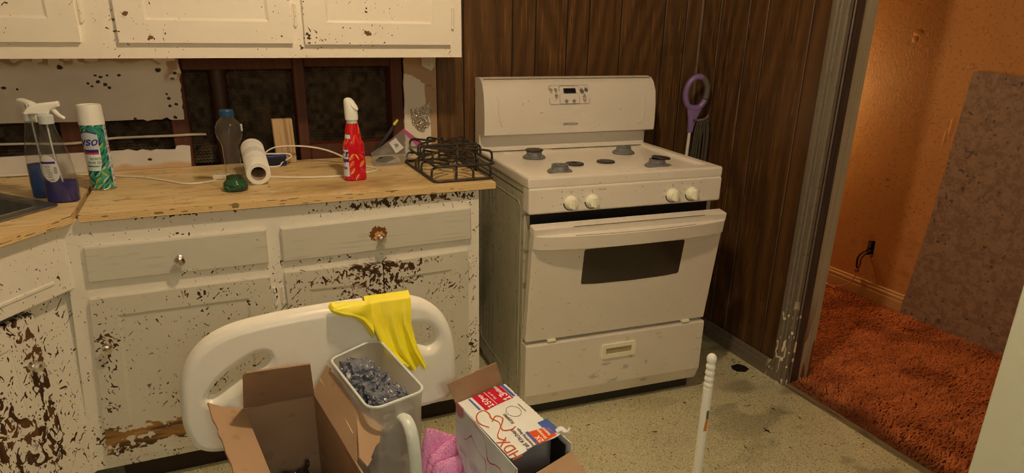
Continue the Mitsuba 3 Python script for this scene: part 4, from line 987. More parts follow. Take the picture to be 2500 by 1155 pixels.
zx = mN; yy_ = np.array([0, 0, 1.]) - zx * zx[2]; yy_ /= np.linalg.norm(yy_); xx_ = np.cross(yy_, zx)
pad.vertices = pad.vertices @ np.stack([xx_, yy_, zx]) + np.array([RX + .0085, RY - .0105, ZC + .2455])
add('nozzle_pad', pad, white_pl, rb, smooth=True)
# zip bag with something dark inside
zb = thing('zip_bag', 'crumpled clear zip bag with a pink seal and dark contents, leaning on the grates', 'plastic bag')
scene['mat_bag_film'] = {'type': 'blendbsdf', 'weight': .27, 'a': {'type': 'thindielectric', 'int_ior': 1.4}, 'b': {'type': 'twosided', 'bsdf': {'type': 'principled', 'base_color': rgb(A(150, 136, 112)), 'roughness': .3}}}
def bagfn(side):
    def fn(u, v):
        u, v = np.asarray(u, float), np.asarray(v, float)
        us = [0, .3, .55, .8, 1]
        lo = np.stack([np.interp(u, us, [-.372, -.320, -.272, -.226, -.184]), np.interp(u, us, [-.212, -.216, -.220, -.226, -.230]), ZC + np.interp(u, us, [.003, .003, .005, .036, .070])], -1)
        hi = np.stack([np.interp(u, us, [-.370, -.326, -.292, -.262, -.246]), np.interp(u, us, [-.160, -.160, -.162, -.164, -.166]), ZC + np.interp(u, us, [.040, .064, .088, .110, .123])], -1)
        P = lo + (hi - lo) * v[..., None]
        r = np.random.default_rng(5 if side > 0 else 6); h = 0
        for k in range(16):
            n_ = r.normal(size=2); h = h + r.uniform(-1, 1) * np.abs(n_[0] * u * 2.4 + n_[1] * v * 1.3 - r.uniform(-1.5, 2.4))
        h = (h - .3) * .55
        env = np.sin(np.pi * np.clip(u, .004, .996)) ** .5 * np.sin(np.pi * np.clip(v, 0.004, .996)) ** .5
        return P + env[..., None] * (side * .013 + .0042 * h)[..., None] * np.array([.25, -.85, .45])
    return fn
add('film', cat_([grid(bagfn(1), 60, 40), grid(bagfn(-1), 60, 40)]), 'mat_bag_film', zb, smooth=True)
pk = mat('pink_seal', A(150, 62, 84), .4)
add('seal', grid(lambda u, v: bagfn(1)(.90 + .10 * u, v) + np.array([.004, -.003, .003]), 8, 24, .0012), pk, zb, smooth=40, label='pink seal strip')
tg = add('tag', grid(lambda u, v: bagfn(1)(.52 + .20 * u - .05 * v, .42 + .5 * v) + np.array([0, -.0012, .0008]), 14, 14, .0004), label_w, zb, smooth=40)
zt = text('Zip', .010, .0003, True); v = zt.vertices
zt.vertices = bagfn(1)(.60 + v[:, 0] / .24, .66 + v[:, 1] / .085) + np.array([0, -.0024, .0012]) + v[:, 2:] * np.array([0, -1, .3])
add('lettering', zt, ink, tg)
add('contents', move(crumple(4, (.036, .010, .011), 24, .25, 3), (-.318, -.188, ZC + .020), rz=.1), mat('dark_teal', lin(28, 38, 42), .4), zb, smooth=False, label='dark lump inside the bag')
# stove grates
def grate(z, dx, dy, rz, lab):
    g = thing('stove_grate', lab, 'stove grate', None)
    W2, D2 = .106, .196; r = .0044
    def P(m): return move(m, (-.140 + dx, -.372 + dy, z), rz=rz)
    fr = ringpts(np.array(sbox(-W2, -D2, W2, D2).buffer(-.02).buffer(.02).exterior.coords)[:-1], 120)
    add('frame', P(tube(np.c_[fr, np.full(120, r)], r, 8, True)), iron, g, smooth=True)
    H = .043
    for cy in (-.098, .098):
        for sx in (-1, 1):
            for q in (1,):
                pts = spline([(sx * W2, cy - .062, r), (sx * W2, cy - .062, .026), (sx * (W2 - .004), cy - .060, H - .004), (sx * (W2 - .016), cy - .054, H), (sx * .060, cy - .024, H), (sx * .030, cy - .005, H), (sx * .026, cy, H), (sx * .030, cy + .005, H), (sx * .060, cy + .024, H), (sx * (W2 - .016), cy + .054, H), (sx * (W2 - .004), cy + .060, H - .004), (sx * W2, cy + .062, .026), (sx * W2, cy + .062, r)], 5)
                add('finger', P(tube(pts, .0040, 7)), iron, g, smooth=True)
        for sy in (-1, 1):
            yb = cy + sy * .096
            pts = spline([(-.030, yb, r if (cy * sy > 0) else H - .004), (-.030, yb, .026 if (cy * sy > 0) else H - .002), (-.027, yb - sy * .006, H - .003), (-.014, cy + sy * .045, H), (0, cy + sy * .028, H), (.014, cy + sy * .045, H), (.027, yb - sy * .006, H - .003), (.030, yb, .026 if (cy * sy > 0) else H - .002), (.030, yb, r if (cy * sy > 0) else H - .004)], 5)
            add('finger', P(tube(pts, .0040, 7)), iron, g, smooth=True)
    add('crossbar', P(cat_([tube([(-W2, 0, r), (-W2, 0, H * .8), (-W2 + .006, 0, H)], .004, 7), tube([(-W2 + .006, 0, H), (W2 - .006, 0, H)], .004, 7), tube([(W2 - .006, 0, H), (W2, 0, H * .8), (W2, 0, r)], .004, 7)])), iron, g, smooth=40)
grate(ZC + .0005, 0, 0, 0, 'black cast stove grate lying on the counter end, lower of the two stacked grates')
grate(ZC + .0485, .012, .008, -.03, 'black cast stove grate resting on top of the other grate at the counter end')
# odds and ends in the wall opening
wbk = cbox(-.700, -.628, -.055, -.020, ZC + .0005, 1.076, .002); wbk.vertices[:, 0] -= (wbk.vertices[:, 2] - ZC) * .02
add('wood_offcut', wbk, mat('raw_pine', lambda p, n, uv: mix(A(176, 138, 88), A(146, 108, 64), smoothstep(.4, .7, fbm((p.x + .04 * p.z) * 160, p.z * 5))), .6), label='pale sawn wood block standing upright in the wall opening behind the cord', cat='wood block')
bl = move(rbox(-.045, .045, -.02, .02, 0, .042, .006), (-.715, -.090, ZC + .0005), rz=.15)
bk = add('blue_box', bl, mat('blue_plastic', lin(26, 44, 120), .35), label='small dark blue plastic box behind the paper towel roll', cat='box', smooth=40)
add('lid', move(rbox(-.022, .040, -.0215, -.017, .008, .034, .002), (-.715, -.090, ZC + .0005), rz=.15), mat('navy', lin(12, 14, 34), .4), bk)
cb = thing('wall_cable', 'grey white cable strung through the slot in the wall behind the spray can', 'cable')
add('cable_run', tube(spline([(-2.2, .03, 1.03), (-1.55, .035, 1.016), (-1.46, .035, 1.013), (-1.374, .0, 1.014), (-1.318, -.002, 1.016), (-1.23, .03, 1.021), (-1.158, .03, 1.022), (-1.036, .0, 1.026), (-.978, .0, 1.027), (-.93, .04, 1.02)], 8), .0045, 8), mat('cable_grey', A(170, 150, 116), .5), cb, smooth=True)
yt = thing('capped_wire', 'dark wire bundle with a yellow wire nut sticking up in the wall opening', 'wire')
wires = [tube(spline([(-.345 + .01 * k, -.028 + .006 * k, ZC + .004), (-.30 + .008 * k, -.016, .963 + .006 * k), (-.262 + .004 * k, -.006, 1.008), (-.238, .0, 1.034)], 6), .0035, 7) for k in range(4)]
add('wires', cat_(wires), 'mat_black', yt, smooth=True)
nd = np.array([.017, 0, .020]); nd /= np.linalg.norm(nd)
add('wire_nut', tube(np.array([-.240, -.001, 1.031]) + nd * np.linspace(0, .027, 6)[:, None], [.0055, .0062, .006, .0055, .005, .0042], 10), mat('yellow_nut', A(206, 186, 60), .4), yt, label='yellow wire nut')
# stick vacuum behind the stove
vc = thing('stick_vacuum', 'purple loop handle on a white pole with wound grey cord, standing behind the stove', 'stick vacuum')
VC = np.array([1.106, -.152, 0]); VT = np.array([.930, -.367, 0])
def vp(a, z, d=0): return VC + VT * a + np.array([-.367 * d, -.93 * d, z])
pur = mat('purple_plastic', A(116, 86, 112), .28); gry = mat('grey_rubber', lin(92, 86, 84), .4)
ang = np.linspace(0, 2 * np.pi, 60, endpoint=False)
lp = np.array([vp(.048 * math.cos(a) + .004 * math.sin(a), 1.138 + .070 * math.sin(a)) for a in ang])
add('loop_handle', tube(lp, .0135, 12, True), pur, vc, smooth=True)
gi = [i for i in range(60) if -.45 < ((ang[i] + np.pi) % (2 * np.pi) - np.pi) < 1.35]
gi = sorted(gi, key=lambda i: (ang[i] + np.pi) % (2 * np.pi) - np.pi)
add('grip_pad', tube(lp[gi], .0142, 12), gry, vc, smooth=True)
sec_ = [(1.085, .0, .036), (1.065, -.002, .032), (1.045, -.005, .026), (1.02, -.008, .019), (.99, -.011, .014), (.965, -.013, .0125)]
nk = hull([vp(c_ + s * w, z, d) for z, c_, w in sec_[:2] for s in (-1, 1) for d in (-.011, .011)])
necks = cat_([hull([vp(c_ + s * w, z, d) for z, c_, w in sec_[i:i + 2] for s, d in ((-1, -.006), (-1, .006), (-.7, -.012), (.7, -.012), (1, -.006), (1, .006), (.7, .012), (-.7, .012))]) for i in range(5)])
add('handle_neck', necks, pur, vc, smooth=50)
add('pole', tube([vp(-.013, .968), vp(-.028, .50), vp(-.036, .12)], .0075, 12), white_pl, vc, smooth=40)
add('floor_head', move(rbox(-.11, .11, -.05, .05, 0.0, .12, .02), tuple(vp(-.036, .001)), rz=-.37), gry, vc, smooth=40)
add('cord_hook', tube(spline([vp(-.004, 1.02, .012), vp(.02, 1.022, .03), vp(.044, 1.030, .034), vp(.055, 1.045, .034)], 6), .006, 8), gry, vc, smooth=True)
cl2 = mat('cord_dark', lin(74, 72, 66), .4)
for k, (a0, a1) in enumerate(((.003, .030), (.012, .046), (.022, .058), (.034, .064))):
    zt_, zb_ = 1.012 + .006 * (k % 3), .62 + .02 * k
    P = [vp(a0, zb_ + .05, .02 + .004 * (k % 2)), vp(a0 - .004, .80, .022), vp(a0 + .002, .97, .026), vp((a0 + a1) / 2, zt_ + .008, .030 + .003 * k), vp(a1, .97, .028), vp(a1 + .002, .80, .024), vp(a1 - .004, zb_ + .05, .02), vp((a0 + a1) / 2 - .002, zb_, .02)]
    add('cord_loop', tube(spline(P, 8, True), .0046, 7, True), cl2, vc, smooth=True)

# ------------------------------------------------------------------ shower chair and what stands on it
chair_m = mat('chair_plastic', lambda p, n, uv: mix(A(208, 190, 154), A(202, 184, 148), fbm(p.x * 8, p.y * 8, p.z * 8)), .3)
sh = thing('shower_chair', 'white plastic shower chair with two hand slots, in front of the base cabinet', 'shower chair')
BT = math.radians(9)
def bk(m):
    """x across, y up the backrest, z out of its front -> world"""
    v = m.vertices; m = m.copy()
    m.vertices = np.c_[v[:, 0], -1.462 + v[:, 1] * math.sin(BT) - v[:, 2] * math.cos(BT), .62 + v[:, 1] * math.cos(BT) + v[:, 2] * math.sin(BT) * -1]
    return m
bo = spline([(-.978, .003), (-1.006, .022), (-1.019, .062), (-1.019, .105), (-1.014, .147), (-.998, .186), (-.966, .220), (-.920, .241), (-.856, .251), (-.780, .256), (-.700, .258), (-.620, .257), (-.560, .251), (-.520, .233), (-.489, .200), (-.474, .155), (-.471, .095), (-.474, .049), (-.488, .024), (-.520, .012), (-.64, .005), (-.78, .001), (-.92, -.001)], 8, True)
h1 = spline([(-.970, .116), (-.944, .147), (-.900, .175), (-.866, .187), (-.852, .178), (-.862, .157), (-.905, .137), (-.946, .112), (-.962, .107)], 8, True)
h2 = spline([(-.600, .196), (-.567, .198), (-.534, .195), (-.515, .175), (-.514, .152), (-.532, .140), (-.560, .152), (-.605, .172), (-.617, .186)], 8, True)
bkm = pillow(bo, [h1, h2], .042, .016, 260, 110, 7)
v = bkm.vertices; v[:, 2] -= .042
bkw = bk(TM(np.c_[v[:, 0], v[:, 1], v[:, 2]], bkm.faces));
if bkw.volume < 0: bkw.invert()
add('backrest', bkw, chair_m, sh, smooth=50)
seat = pillow(np.array(sbox(-1.03, -1.93, -.285, -1.475).buffer(-.06).buffer(.06).exterior.coords)[:-1], [], .035, .012, 160, 10)
add('seat', move(seat, (0, 0, .445)), chair_m, sh, smooth=50)
alu = mat('aluminium', [.6, .6, .58], .35, metallic=1.0)
for x in (-.90, -.60): add('back_post', tube([(x, -1.452, .47), (x, -1.448, .56), (x, -1.432, .70)], .0125, 12), alu, sh, smooth=True)
for x, y in ((-.97, -1.53), (-.97, -1.88), (-.345, -1.53), (-.345, -1.88)):
    l_ = add('leg', tube([(x, y, .45), (x + (.02 if x > -.6 else -.02), y + (.015 if y > -1.7 else -.015), .02)], .0125, 12), alu, sh, smooth=True)
    add('rubber_foot', move(lathe([(0, 0), (.02, 0), (.018, .03), (0, .03)], 16), (x + (.02 if x > -.6 else -.02), y + (.015 if y > -1.7 else -.015), .0)), 'mat_black', l_, smooth=30)
ZS = .4805
# yellow cloth over the backrest
ym = mat('yellow_cloth', lambda p, n, uv: mix([.88, .84, .03], [.80, .70, .02], fbm(p.x * 14, p.y * 14, p.z * 14)), .5, sheen=.3)
yc = thing('yellow_cloth', 'bright yellow cloth draped over the top of the shower chair backrest', 'cloth')
def front(x, s, d): return np.stack([x, -1.462 + s * math.sin(BT) - d * math.cos(BT), .62 + s * math.cos(BT) - d * math.sin(BT)], -1)
def drape(u, v):
    """u across, v from behind the top edge down the front"""
    v = np.clip(v, 0, 1)
    xl = np.interp(v, [0, .22, .30, .55, .8, 1], [-.656, -.657, -.657, -.645, -.628, -.596]); xr = np.interp(v, [0, .22, .30, .55, .8, 1], [-.560, -.563, -.563, -.566, -.556, -.541])
    sdn = np.interp(v, [0, .1, .2, .30, 1], [.215, .255, .268, .262, .121]); dd = np.interp(v, [0, .1, .2, .30, .42, 1], [-.046, -.040, -.016, .002, .006, .012])
    sdn = sdn + np.clip(v - .8, 0, 1) * 5 * (.030 * np.abs(u - .40) * (u < .40) * 1.2)
    x = xl + (xr - xl) * u
    k = np.clip((v - .28) / .5, 0, 1)
    f = .011 * np.abs(np.sin(u * 7.5 + .9 * v + .4)) ** .8 + .008 * np.exp(-((u - .68 - .1 * v) / .07) ** 2) + .010 * np.exp(-((u - .08) / .08) ** 2) + .004 * np.sin(u * 23 + v * 3)
    hem = np.where(v > .97, .0025 * ((u * 36) % 1.0), 0)
    return front(x + .004 * k * np.sin(u * 11), sdn - hem, dd + .002 + f * k)
add('drape', grid(drape, 90, 90, .0012), ym, yc, smooth=40)
def finger(u, v):
    """the pointed end lying to the left along the top edge, v around it"""
    a = u
    x = -.730 + .082 * a
    top = np.interp(a, [0, .06, .2, .6, 1], [.268, .274, .273, .270, .2695]); low = np.interp(a, [0, .06, .3, .55, .8, 1], [.267, .258, .247, .240, .222, .190])
    s = top + (low - top) * v
    d = .004 + .013 * np.sin(np.pi * np.clip(v, 0, 1)) ** .6 * np.interp(a, [0, .1, 1], [.15, 1, .9]) + .006 * np.exp(-((v - .55 - .2 * a) / .08) ** 2) * a
    d = d + .002 + np.where(s > .266, -.002, .0) + .003 * np.sin(a * 9 + v * 6) * a
    return front(x, s, d)
add('folded_end', grid(finger, 50, 40, .0012), ym, yc, smooth=40)
# ---- cardboard boxes
card = mat('cardboard', lambda p, n, uv: mix(mix(A(154, 117, 78), A(138, 102, 66), fbm(p.x * 12, p.y * 12, p.z * 12)), A(120, 80, 46), smoothstep(.70, .80, fbm(p.x * 40, p.y * 40, p.z * 40, 2) ) * .3), .75, .2)
card_edge = mat('cardboard_edge', A(186, 150, 104), .8)
def board(pts, t=.0032):
    """a stiff sheet through 3D outline points (nearly flat), thickness t downwards along its normal"""
    P = np.asarray(pts, float); P = P[np.linalg.norm(P - np.roll(P, 1, 0), axis=1) > 1e-6]; c = P.mean(0)
    n = np.linalg.svd(P - c)[2][2]
    e1 = (P[1] - P[0]) / np.linalg.norm(P[1] - P[0]); e1 -= n * (n @ e1); e1 /= np.linalg.norm(e1); e2 = np.cross(n, e1)
    m = extr(Polygon([(float((p - c) @ e1), float((p - c) @ e2)) for p in P]).buffer(0), t)
    v = m.vertices; m.vertices = c + v[:, :1] * e1 + v[:, 1:2] * e2 + (v[:, 2:] - t / 2) * n
    if m.volume < 0: m.invert()
    return m
def rag(a, b, n=14, amp=.0016, seed=0):
    r = np.random.default_rng(seed); a, b = np.array(a, float), np.array(b, float)
    t = np.r_[0, np.sort(r.uniform(.03, .97, n)), 1]
    return [a + (b - a) * q + (r.normal(0, amp, 3) if 0 < q < 1 else 0) for q in t][:-1]
b1_ = thing('cardboard_box', 'brown open cardboard box with a black bag inside, standing on the shower chair', 'box')
ZR = .735
BL, BR, FR, FL = np.array([-.909, -1.506]), np.array([-.780, -1.494]), np.array([-.742, -1.790]), np.array([-.871, -1.802])
def walls(t, corners, z0, z1, m, names):
    for (a, b), nm in zip(zip(corners, corners[1:] + corners[:1]), names):
        P = [np.r_[a, z0], np.r_[b, z0], np.r_[b, z1], np.r_[a, z1]]
        add(nm, board(P), m, t)
walls(b1_, [BL, BR, FR, FL], ZS, ZR, card, ['wall'] * 4)
add('bottom', board([np.r_[q, ZS + .002] for q in (BL, BR, FR, FL)]), card, b1_)
add('flap', board([np.r_[BL, ZR], np.r_[BR, ZR], np.array([-.789, -1.575, .840])] + rag([-.789, -1.5755, .8405], [-.895, -1.582, .850], 8, .0008, 1) + [np.array([-.895, -1.582, .850]), np.array([-.902, -1.578, .845])]), card, b1_, label='rear flap standing up, dark on its inner side')
add('flap', board([np.r_[BL, ZR], np.r_[FL, ZR], np.array([-.922, -1.800, .757])] + rag([-.922, -1.800, .757], [-.968, -1.505, .760], 18, .0010, 2) + [np.array([-.968, -1.505, .760]), np.array([-.945, -1.512, .754])]), card, b1_, label='left flap folded outwards')
# right flap: torn and bent, pushed up by the pitcher
q0, q1 = np.r_[BR, ZR], np.array([-.752, -1.715, ZR])
add('flap', board([q0] + [np.array([-.7495, -1.476, .782])] + rag([-.7495, -1.476, .782], [-.727, -1.640, .778], 9, .0016, 3) + [np.array([-.727, -1.640, .778]), np.array([-.722, -1.665, .770]), np.array([-.7475, -1.745, .737]), q1]), card, b1_, label='torn right flap bent up against the pitcher')
add('flap_piece', board([np.array([-.7255, -1.645, .777])] + rag([-.7255, -1.645, .777], [-.687, -1.682, .747], 5, .001, 4) + [np.array([-.687, -1.682, .747])] + rag([-.687, -1.682, .747], [-.733, -1.772, .742], 7, .0016, 5) + [np.array([-.733, -1.772, .742]), np.array([-.747, -1.752, .739])]), card, b1_, label='torn loose corner of the right flap')
add('crease', tube([(-.7655, -1.485, .7595), (-.748, -1.60, .7585), (-.741, -1.69, .7545)], .0012, 6), card_edge, b1_)
blk_m = mat('black_bag', [.008, .008, .010], .18, .6)
add('black_bag', move(crumple(6, (.048, .080, .055), 60, .45, 11, .02), (-.832, -1.590, .575)), blk_m, None, label='shiny black crumpled plastic bag inside the left cardboard box', cat='plastic bag', smooth=25)
# ---- pitcher
pit = thing('pitcher', 'translucent plastic pitcher with a handle, holding crumpled grey bags, between the two cardboard boxes', 'pitcher')
scene['mat_pitcher'] = {'type': 'principledthin', 'base_color': rgb([.90, .89, .84]), 'roughness': .22, 'spec_trans': .52, 'diff_trans': 1.2, 'eta': 1.3}
TOP = [np.array([-.744, -1.492]), np.array([-.638, -1.428]), np.array([-.606, -1.672]), np.array([-.712, -1.704])]
ZP = .800
def pring(k, z, n=120, r=.022):
    P = np.array(TOP); c = P.mean(0)
    ring_ = ringpts(np.array(Polygon(P).buffer(-r).buffer(r).exterior.coords)[:-1], n)
    return np.c_[c + (ring_ - c) * k, np.full(n, z)]
zsec = [(.05, ZS + .0015), (.80, ZS + .0015), (.84, ZS + .006), (.87, ZS + .03), (.955, .72), (.97, .77), (1.0, .792), (1.0, ZP)]
R0 = [pring(k, z) for k, z in zsec]
V = np.concatenate(R0); n_ = 120; F = []
for a in range(len(R0) - 1):
    i = np.arange(n_); j = (i + 1) % n_
    F += [np.stack([a * n_ + i, a * n_ + j, (a + 1) * n_ + j], -1), np.stack([a * n_ + i, (a + 1) * n_ + j, (a + 1) * n_ + i], -1)]
add('body', TM(V, np.vstack(F)), 'mat_pitcher', pit, smooth=40)
rim_m = mat('pitcher_rim', A(186, 178, 146), .35)
add('rim', tube(R0[-1], .0028, 8, True), rim_m, pit, smooth=True)
hc = np.array([-.655, -1.690]); hd_ = np.array([.13, -.99]); hd_ /= np.linalg.norm(hd_)
hpts = spline([np.r_[hc + hd_ * a, z] for a, z in ((-.006, .765), (.020, .772), (.040, .762), (.052, .730), (.055, .68), (.048, .60), (.036, .56), (.0, .545))], 8)
hnd = tube(hpts, .0115, 12, flat=.65, up=(hd_[0], hd_[1], 0))
add('handle', hnd, rim_m, pit, smooth=True)
def inside(m):
    """presses a lump against the pitcher's walls where it would poke through"""
    P = np.array(TOP); c = P.mean(0); M = np.stack([P[1] - P[0], P[3] - P[0]], -1)
    v = m.vertices; q = np.linalg.solve(M, (v[:, :2] - c).T).T
    k = np.interp(v[:, 2], [ZS, .72, .79], [.86, .94, .97]) * .5 - .035
    lim = np.c_[k - .02, k]
    q = lim * np.clip(q / lim, -1, 1) * np.where(np.abs(q) > lim, 1 - .04 * meshkit.noise(v * 90, 3)[:, None], 1)
    m.vertices = np.c_[c + q @ M.T, np.maximum(v[:, 2], ZS + .006)]
    return m
gb_m = mat('grey_bag', A(98, 92, 86), .30, .5)
for i, (x, y, z, s, sd_) in enumerate(((-.686, -1.505, .752, (.048, .052, .046), 21), (-.655, -1.588, .738, (.046, .050, .040), 22), (-.676, -1.640, .716, (.042, .042, .036), 27), (-.674, -1.56, .660, (.036, .055, .040), 24), (-.670, -1.575, .565, (.034, .060, .050), 25))):
    if i < 3:
        add('grey_bag', inside(move(crumple(6, s, 70, .60, sd_, .02), (x, y, z), rz=i)), gb_m, None, smooth=22, cat='plastic bag',
            label=['crumpled grey plastic bag at the back of the pitcher, standing highest', 'crumpled grey plastic bag in the middle of the pitcher', 'crumpled grey plastic bag at the front of the pitcher, next to its handle'][i])
    else:
        add('grey_bag', inside(move(crumple(5, s, 50, .5, sd_, .02), (x, y, z), rz=i)), gb_m, None, smooth=22, cat='plastic bag',
            label=['', '', '', 'grey plastic bag packed in the middle of the pitcher, under the three uppermost bags', 'grey plastic bag at the very bottom of the pitcher'][i])
# ---- bag box
hb_ = thing('bag_box', 'white printed trash bag box with brown flaps, right of the pink towel', 'box')
ZB = .680
hBL, hBR, hFR, hFL = np.array([-.507, -1.545]), np.array([-.384, -1.507]), np.array([-.352, -1.760]), np.array([-.478, -1.795])
e_y = (hFL - hBL); e_x = (hBR - hBL)
def topp(a, b, z=ZB):
    """a across, b from back to front"""
    q = hBL + e_x * a + e_y * b + (hBL + hFR - hBR - hFL) * a * b * -1
    return np.r_[q, z]
def f_side(p, n, uv):
    c = mix(A(176, 168, 146), A(196, 188, 164), noise(p.y * 20, p.z * 20))
    k = fbm(p.y * 16, p.z * 22, 3.)
    c = mix(c, lin(178, 84, 110), smoothstep(.50, .62, k) * smoothstep(-1.66, -1.58, p.y) * .8)
    c = mix(c, lin(60, 84, 140), smoothstep(.56, .66, fbm(p.y * 14, p.z * 18, 9.)) * smoothstep(.60, .56, p.z) * smoothstep(-1.70, -1.60, p.y) * .8)
    red = dr.abs(noise(p.y * 26, p.z * 20, 7.) - .5) < .011
    return dr.select(red & (p.y < -1.58), mi.Color3f(lin(168, 66, 44)), c)
mat('box_print', f_side, .45)
box_white = mat('box_white', A(206, 192, 162), .4)
add('wall', board([np.r_[hBL, ZS], np.r_[hFL, ZS], np.r_[hFL, ZB], np.r_[hBL, ZB + .006]], .0018), 'mat_box_print', hb_, label='printed long side of the box')
add('wall', board([np.r_[hBR, ZS], np.r_[hFR, ZS], np.r_[hFR, ZB], np.r_[hBR, ZB]], .0018), box_white, hb_)
add('wall', board([np.r_[hBL, ZS], np.r_[hBR, ZS], np.r_[hBR, ZB - .012], np.r_[hBL, ZB - .012]], .0018), card, hb_)
add('bottom', board([np.r_[q, ZS + .001] for q in (hBL, hBR, hFR, hFL)], .0018), card, hb_)
add('inner_dark', board([topp(.03, .87, ZB - .06), topp(.97, .87, ZB - .06), topp(.97, .86, ZS + .01), topp(.03, .86, ZS + .01)], .002), 'mat_black', hb_)  # added black board that makes the open front end look dark inside
add('liner', board([topp(.965, .80, ZB - .004), topp(.965, 1.0, ZB - .004), topp(.965, 1.0, ZS + .01), topp(.965, .80, ZS + .01)], .0015), 'mat_black', hb_)  # black boards added along the inner sides to darken the open end
add('liner', board([topp(.035, .80, ZB - .004), topp(.035, 1.0, ZB - .004), topp(.035, 1.0, ZS + .01), topp(.035, .80, ZS + .01)], .0015), 'mat_black', hb_)
add('flap', board([np.r_[hBL, ZB - .006], np.r_[hBR, ZB - .004], np.array([-.405, -1.508, .738])] + rag([-.405, -1.508, .738], [-.528, -1.556, .735], 8, .0006, 6) + [np.array([-.528, -1.556, .735])], .0022), card, hb_, label='brown rear flap standing up')
# top panel, a little domed, its front edge torn
def topfn(u, v):
    a = .02 + .97 * u; b = .02 + .86 * v + .012 * np.sin(u * 9) * (v > .97)
    P = np.stack([hBL[0] + e_x[0] * a + e_y[0] * b, hBL[1] + e_x[1] * a + e_y[1] * b, ZB + .002 + .004 * np.sin(np.pi * u) * np.sin(np.pi * v) + .010 * v * np.clip(u - .7, 0, 1) * 0], -1)
    return P
tp = add('top_panel', grid(topfn, 30, 40, .0016), box_white, hb_, smooth=30, label='white printed top panel')
# lettering on the panel: local s along reading direction (front to back), w towards the left wall
ex_u = e_x / np.linalg.norm(e_x); ey_u = e_y / np.linalg.norm(e_y)
def on_top(m, a, b, off=.0004):
    """m drawn in its xy plane; +x reads towards the back of the box, +y towards its left side"""
    v = m.vertices; m = m.copy()
    q = hBL + e_x * a + e_y * b
    u = a - v[:, 1] / np.linalg.norm(e_x); w = b - v[:, 0] / np.linalg.norm(e_y)
    z = ZB + .002 + .004 * np.sin(np.pi * np.clip((u - .02) / .97, 0, 1)) * np.sin(np.pi * np.clip((w - .02) / .86, 0, 1)) + off + .0017 + v[:, 2]
    m.vertices = np.c_[q[0] - v[:, 0] * ey_u[0] - v[:, 1] * ex_u[0], q[1] - v[:, 0] * ey_u[1] - v[:, 1] * ex_u[1], z]
    if m.volume < 0: m.invert()
    return m
redp = mat('print_red', lin(198, 22, 60), .45); orp = mat('print_orange', lin(222, 84, 32), .45); blp = mat('print_blue', lin(66, 100, 184), .45); whp = mat('print_white', A(214, 200, 176), .45); dkp = mat('print_black', lin(50, 44, 42), .5)
rustp = mat('print_rust', lin(184, 84, 44), .45)
def patch(x0, x1, y0, y1, slant=0): return dense(Polygon([(x0, y0), (x1, y0), (x1 + slant, y1), (x0 + slant, y1)]), .0003, 10)
add('print', on_top(dense(Polygon([(-.030, -.036), (.028, -.036), (.028, .040), (-.036, .040)][::1]), .0003, 12), .60, .135), redp, tp, label='red patch reading 13 Gallon, 150 bags')
add('print', on_top(patch(-.028, .026, -.0035, .0035), .92, .125), blp, tp, label='blue strip beside the red patch')
add('print', on_top(patch(-.024, .026, -.002, .002), .22, .14), blp, tp, label='thin blue strip beside the red patch')
add('lettering', cat_([on_top(text('13', .018, .0003, True), .77, .200, .0009), on_top(text('Gallon', .0092, .0003, True), .77, .082, .0009), on_top(text('150', .014, .0003, True), .42, .195, .0009), on_top(text('bags', .008, .0003, True), .42, .085, .0009), on_top(text('fits up to', .006, .0003), .60, .12, .0009), on_top(patch(-.033, .028, -.0006, .0006), .53, .135, .0009)]), whp, tp)
add('lettering', cat_([on_top(text('HDX', .023, .0003, False), .115, .79, .0006)]), rustp, tp, label='rust coloured letters HDX')
rib = spline([(-.02, .02), (.006, .030), (.030, .022), (.036, .004), (.020, -.002), (.0, .002), (-.02, -.004), (-.045, .002), (-.055, -.014), (-.052, -.026)], 8)
rib2 = spline([(-.004, .004), (.006, -.012), (-.008, -.020), (-.022, -.010), (-.05, .018), (-.07, .010)], 8)
def ribbon(P, w):
    t = np.gradient(P, axis=0); t /= np.linalg.norm(t, axis=1, keepdims=True); nn = np.c_[-t[:, 1], t[:, 0]]; ww = w * (.5 + .5 * np.abs(np.sin(np.linspace(0, 9, len(P)))))[:, None]
    return extr(Polygon(np.vstack([P + nn * ww, (P - nn * ww)[::-1]])).buffer(.0002), .0003)
add('print', cat_([on_top(ribbon(rib, .0013), .27, .40, .0005), on_top(ribbon(rib2, .0013), .25, .42, .0005)]), rustp, tp, label='printed drawstring')
add('print', cat_([on_top(extr(affinity.scale(Point(0, 0).buffer(1, 30), .020, .016).difference(affinity.scale(Point(0, 0).buffer(1, 30), .0192, .0152)), .0003), .66, .43, .0004), on_top(text('FLEXPRO', .0062, .0003, True), .48, .49, .0004), on_top(text('Tear Resistant', .0036, .0003), .84, .42, .0004)]), dkp, tp)
add('lettering', cat_([on_top(text('Tall Kitchen', .0090, .0003), .37, .760, .0006), on_top(text('Drawstring Bags', .0060, .0003), .465, .765, .0006)]), dkp, tp)
add('print', on_top(dense(Polygon([(-.020, -.026), (.012, -.026), (.020, .026), (-.022, .026)]), .0003, 12), .72, .80), orp, tp, label='orange patch reading 2X stronger')
add('print', on_top(patch(-.020, .026, -.013, .013), .93, .77), blp, tp, label='blue patch')
add('print', on_top(patch(-.022, .022, -.003, .003), .545, .80), blp, tp, label='blue strip beside the orange patch')
add('lettering', cat_([on_top(text('2X', .011, .0003, True), .625, .84, .0009), on_top(text('Stronger', .0062, .0003, True), .73, .80, .0009), on_top(text('Seams', .0062, .0003, True), .82, .80, .0009)]), whp, tp)
add('perforation', cat_([on_top(patch(-.004, .004, -.0005, .0005), .985, b) for b in np.linspace(.2, .7, 12)]), dkp, tp)
add('flap', board([np.r_[hFL, ZB - .03], np.r_[hFR, ZB - .02], np.array([-.345, -1.86, .640]), np.array([-.475, -1.885, .622])], .0022), card, hb_, label='brown front flap folded outwards')
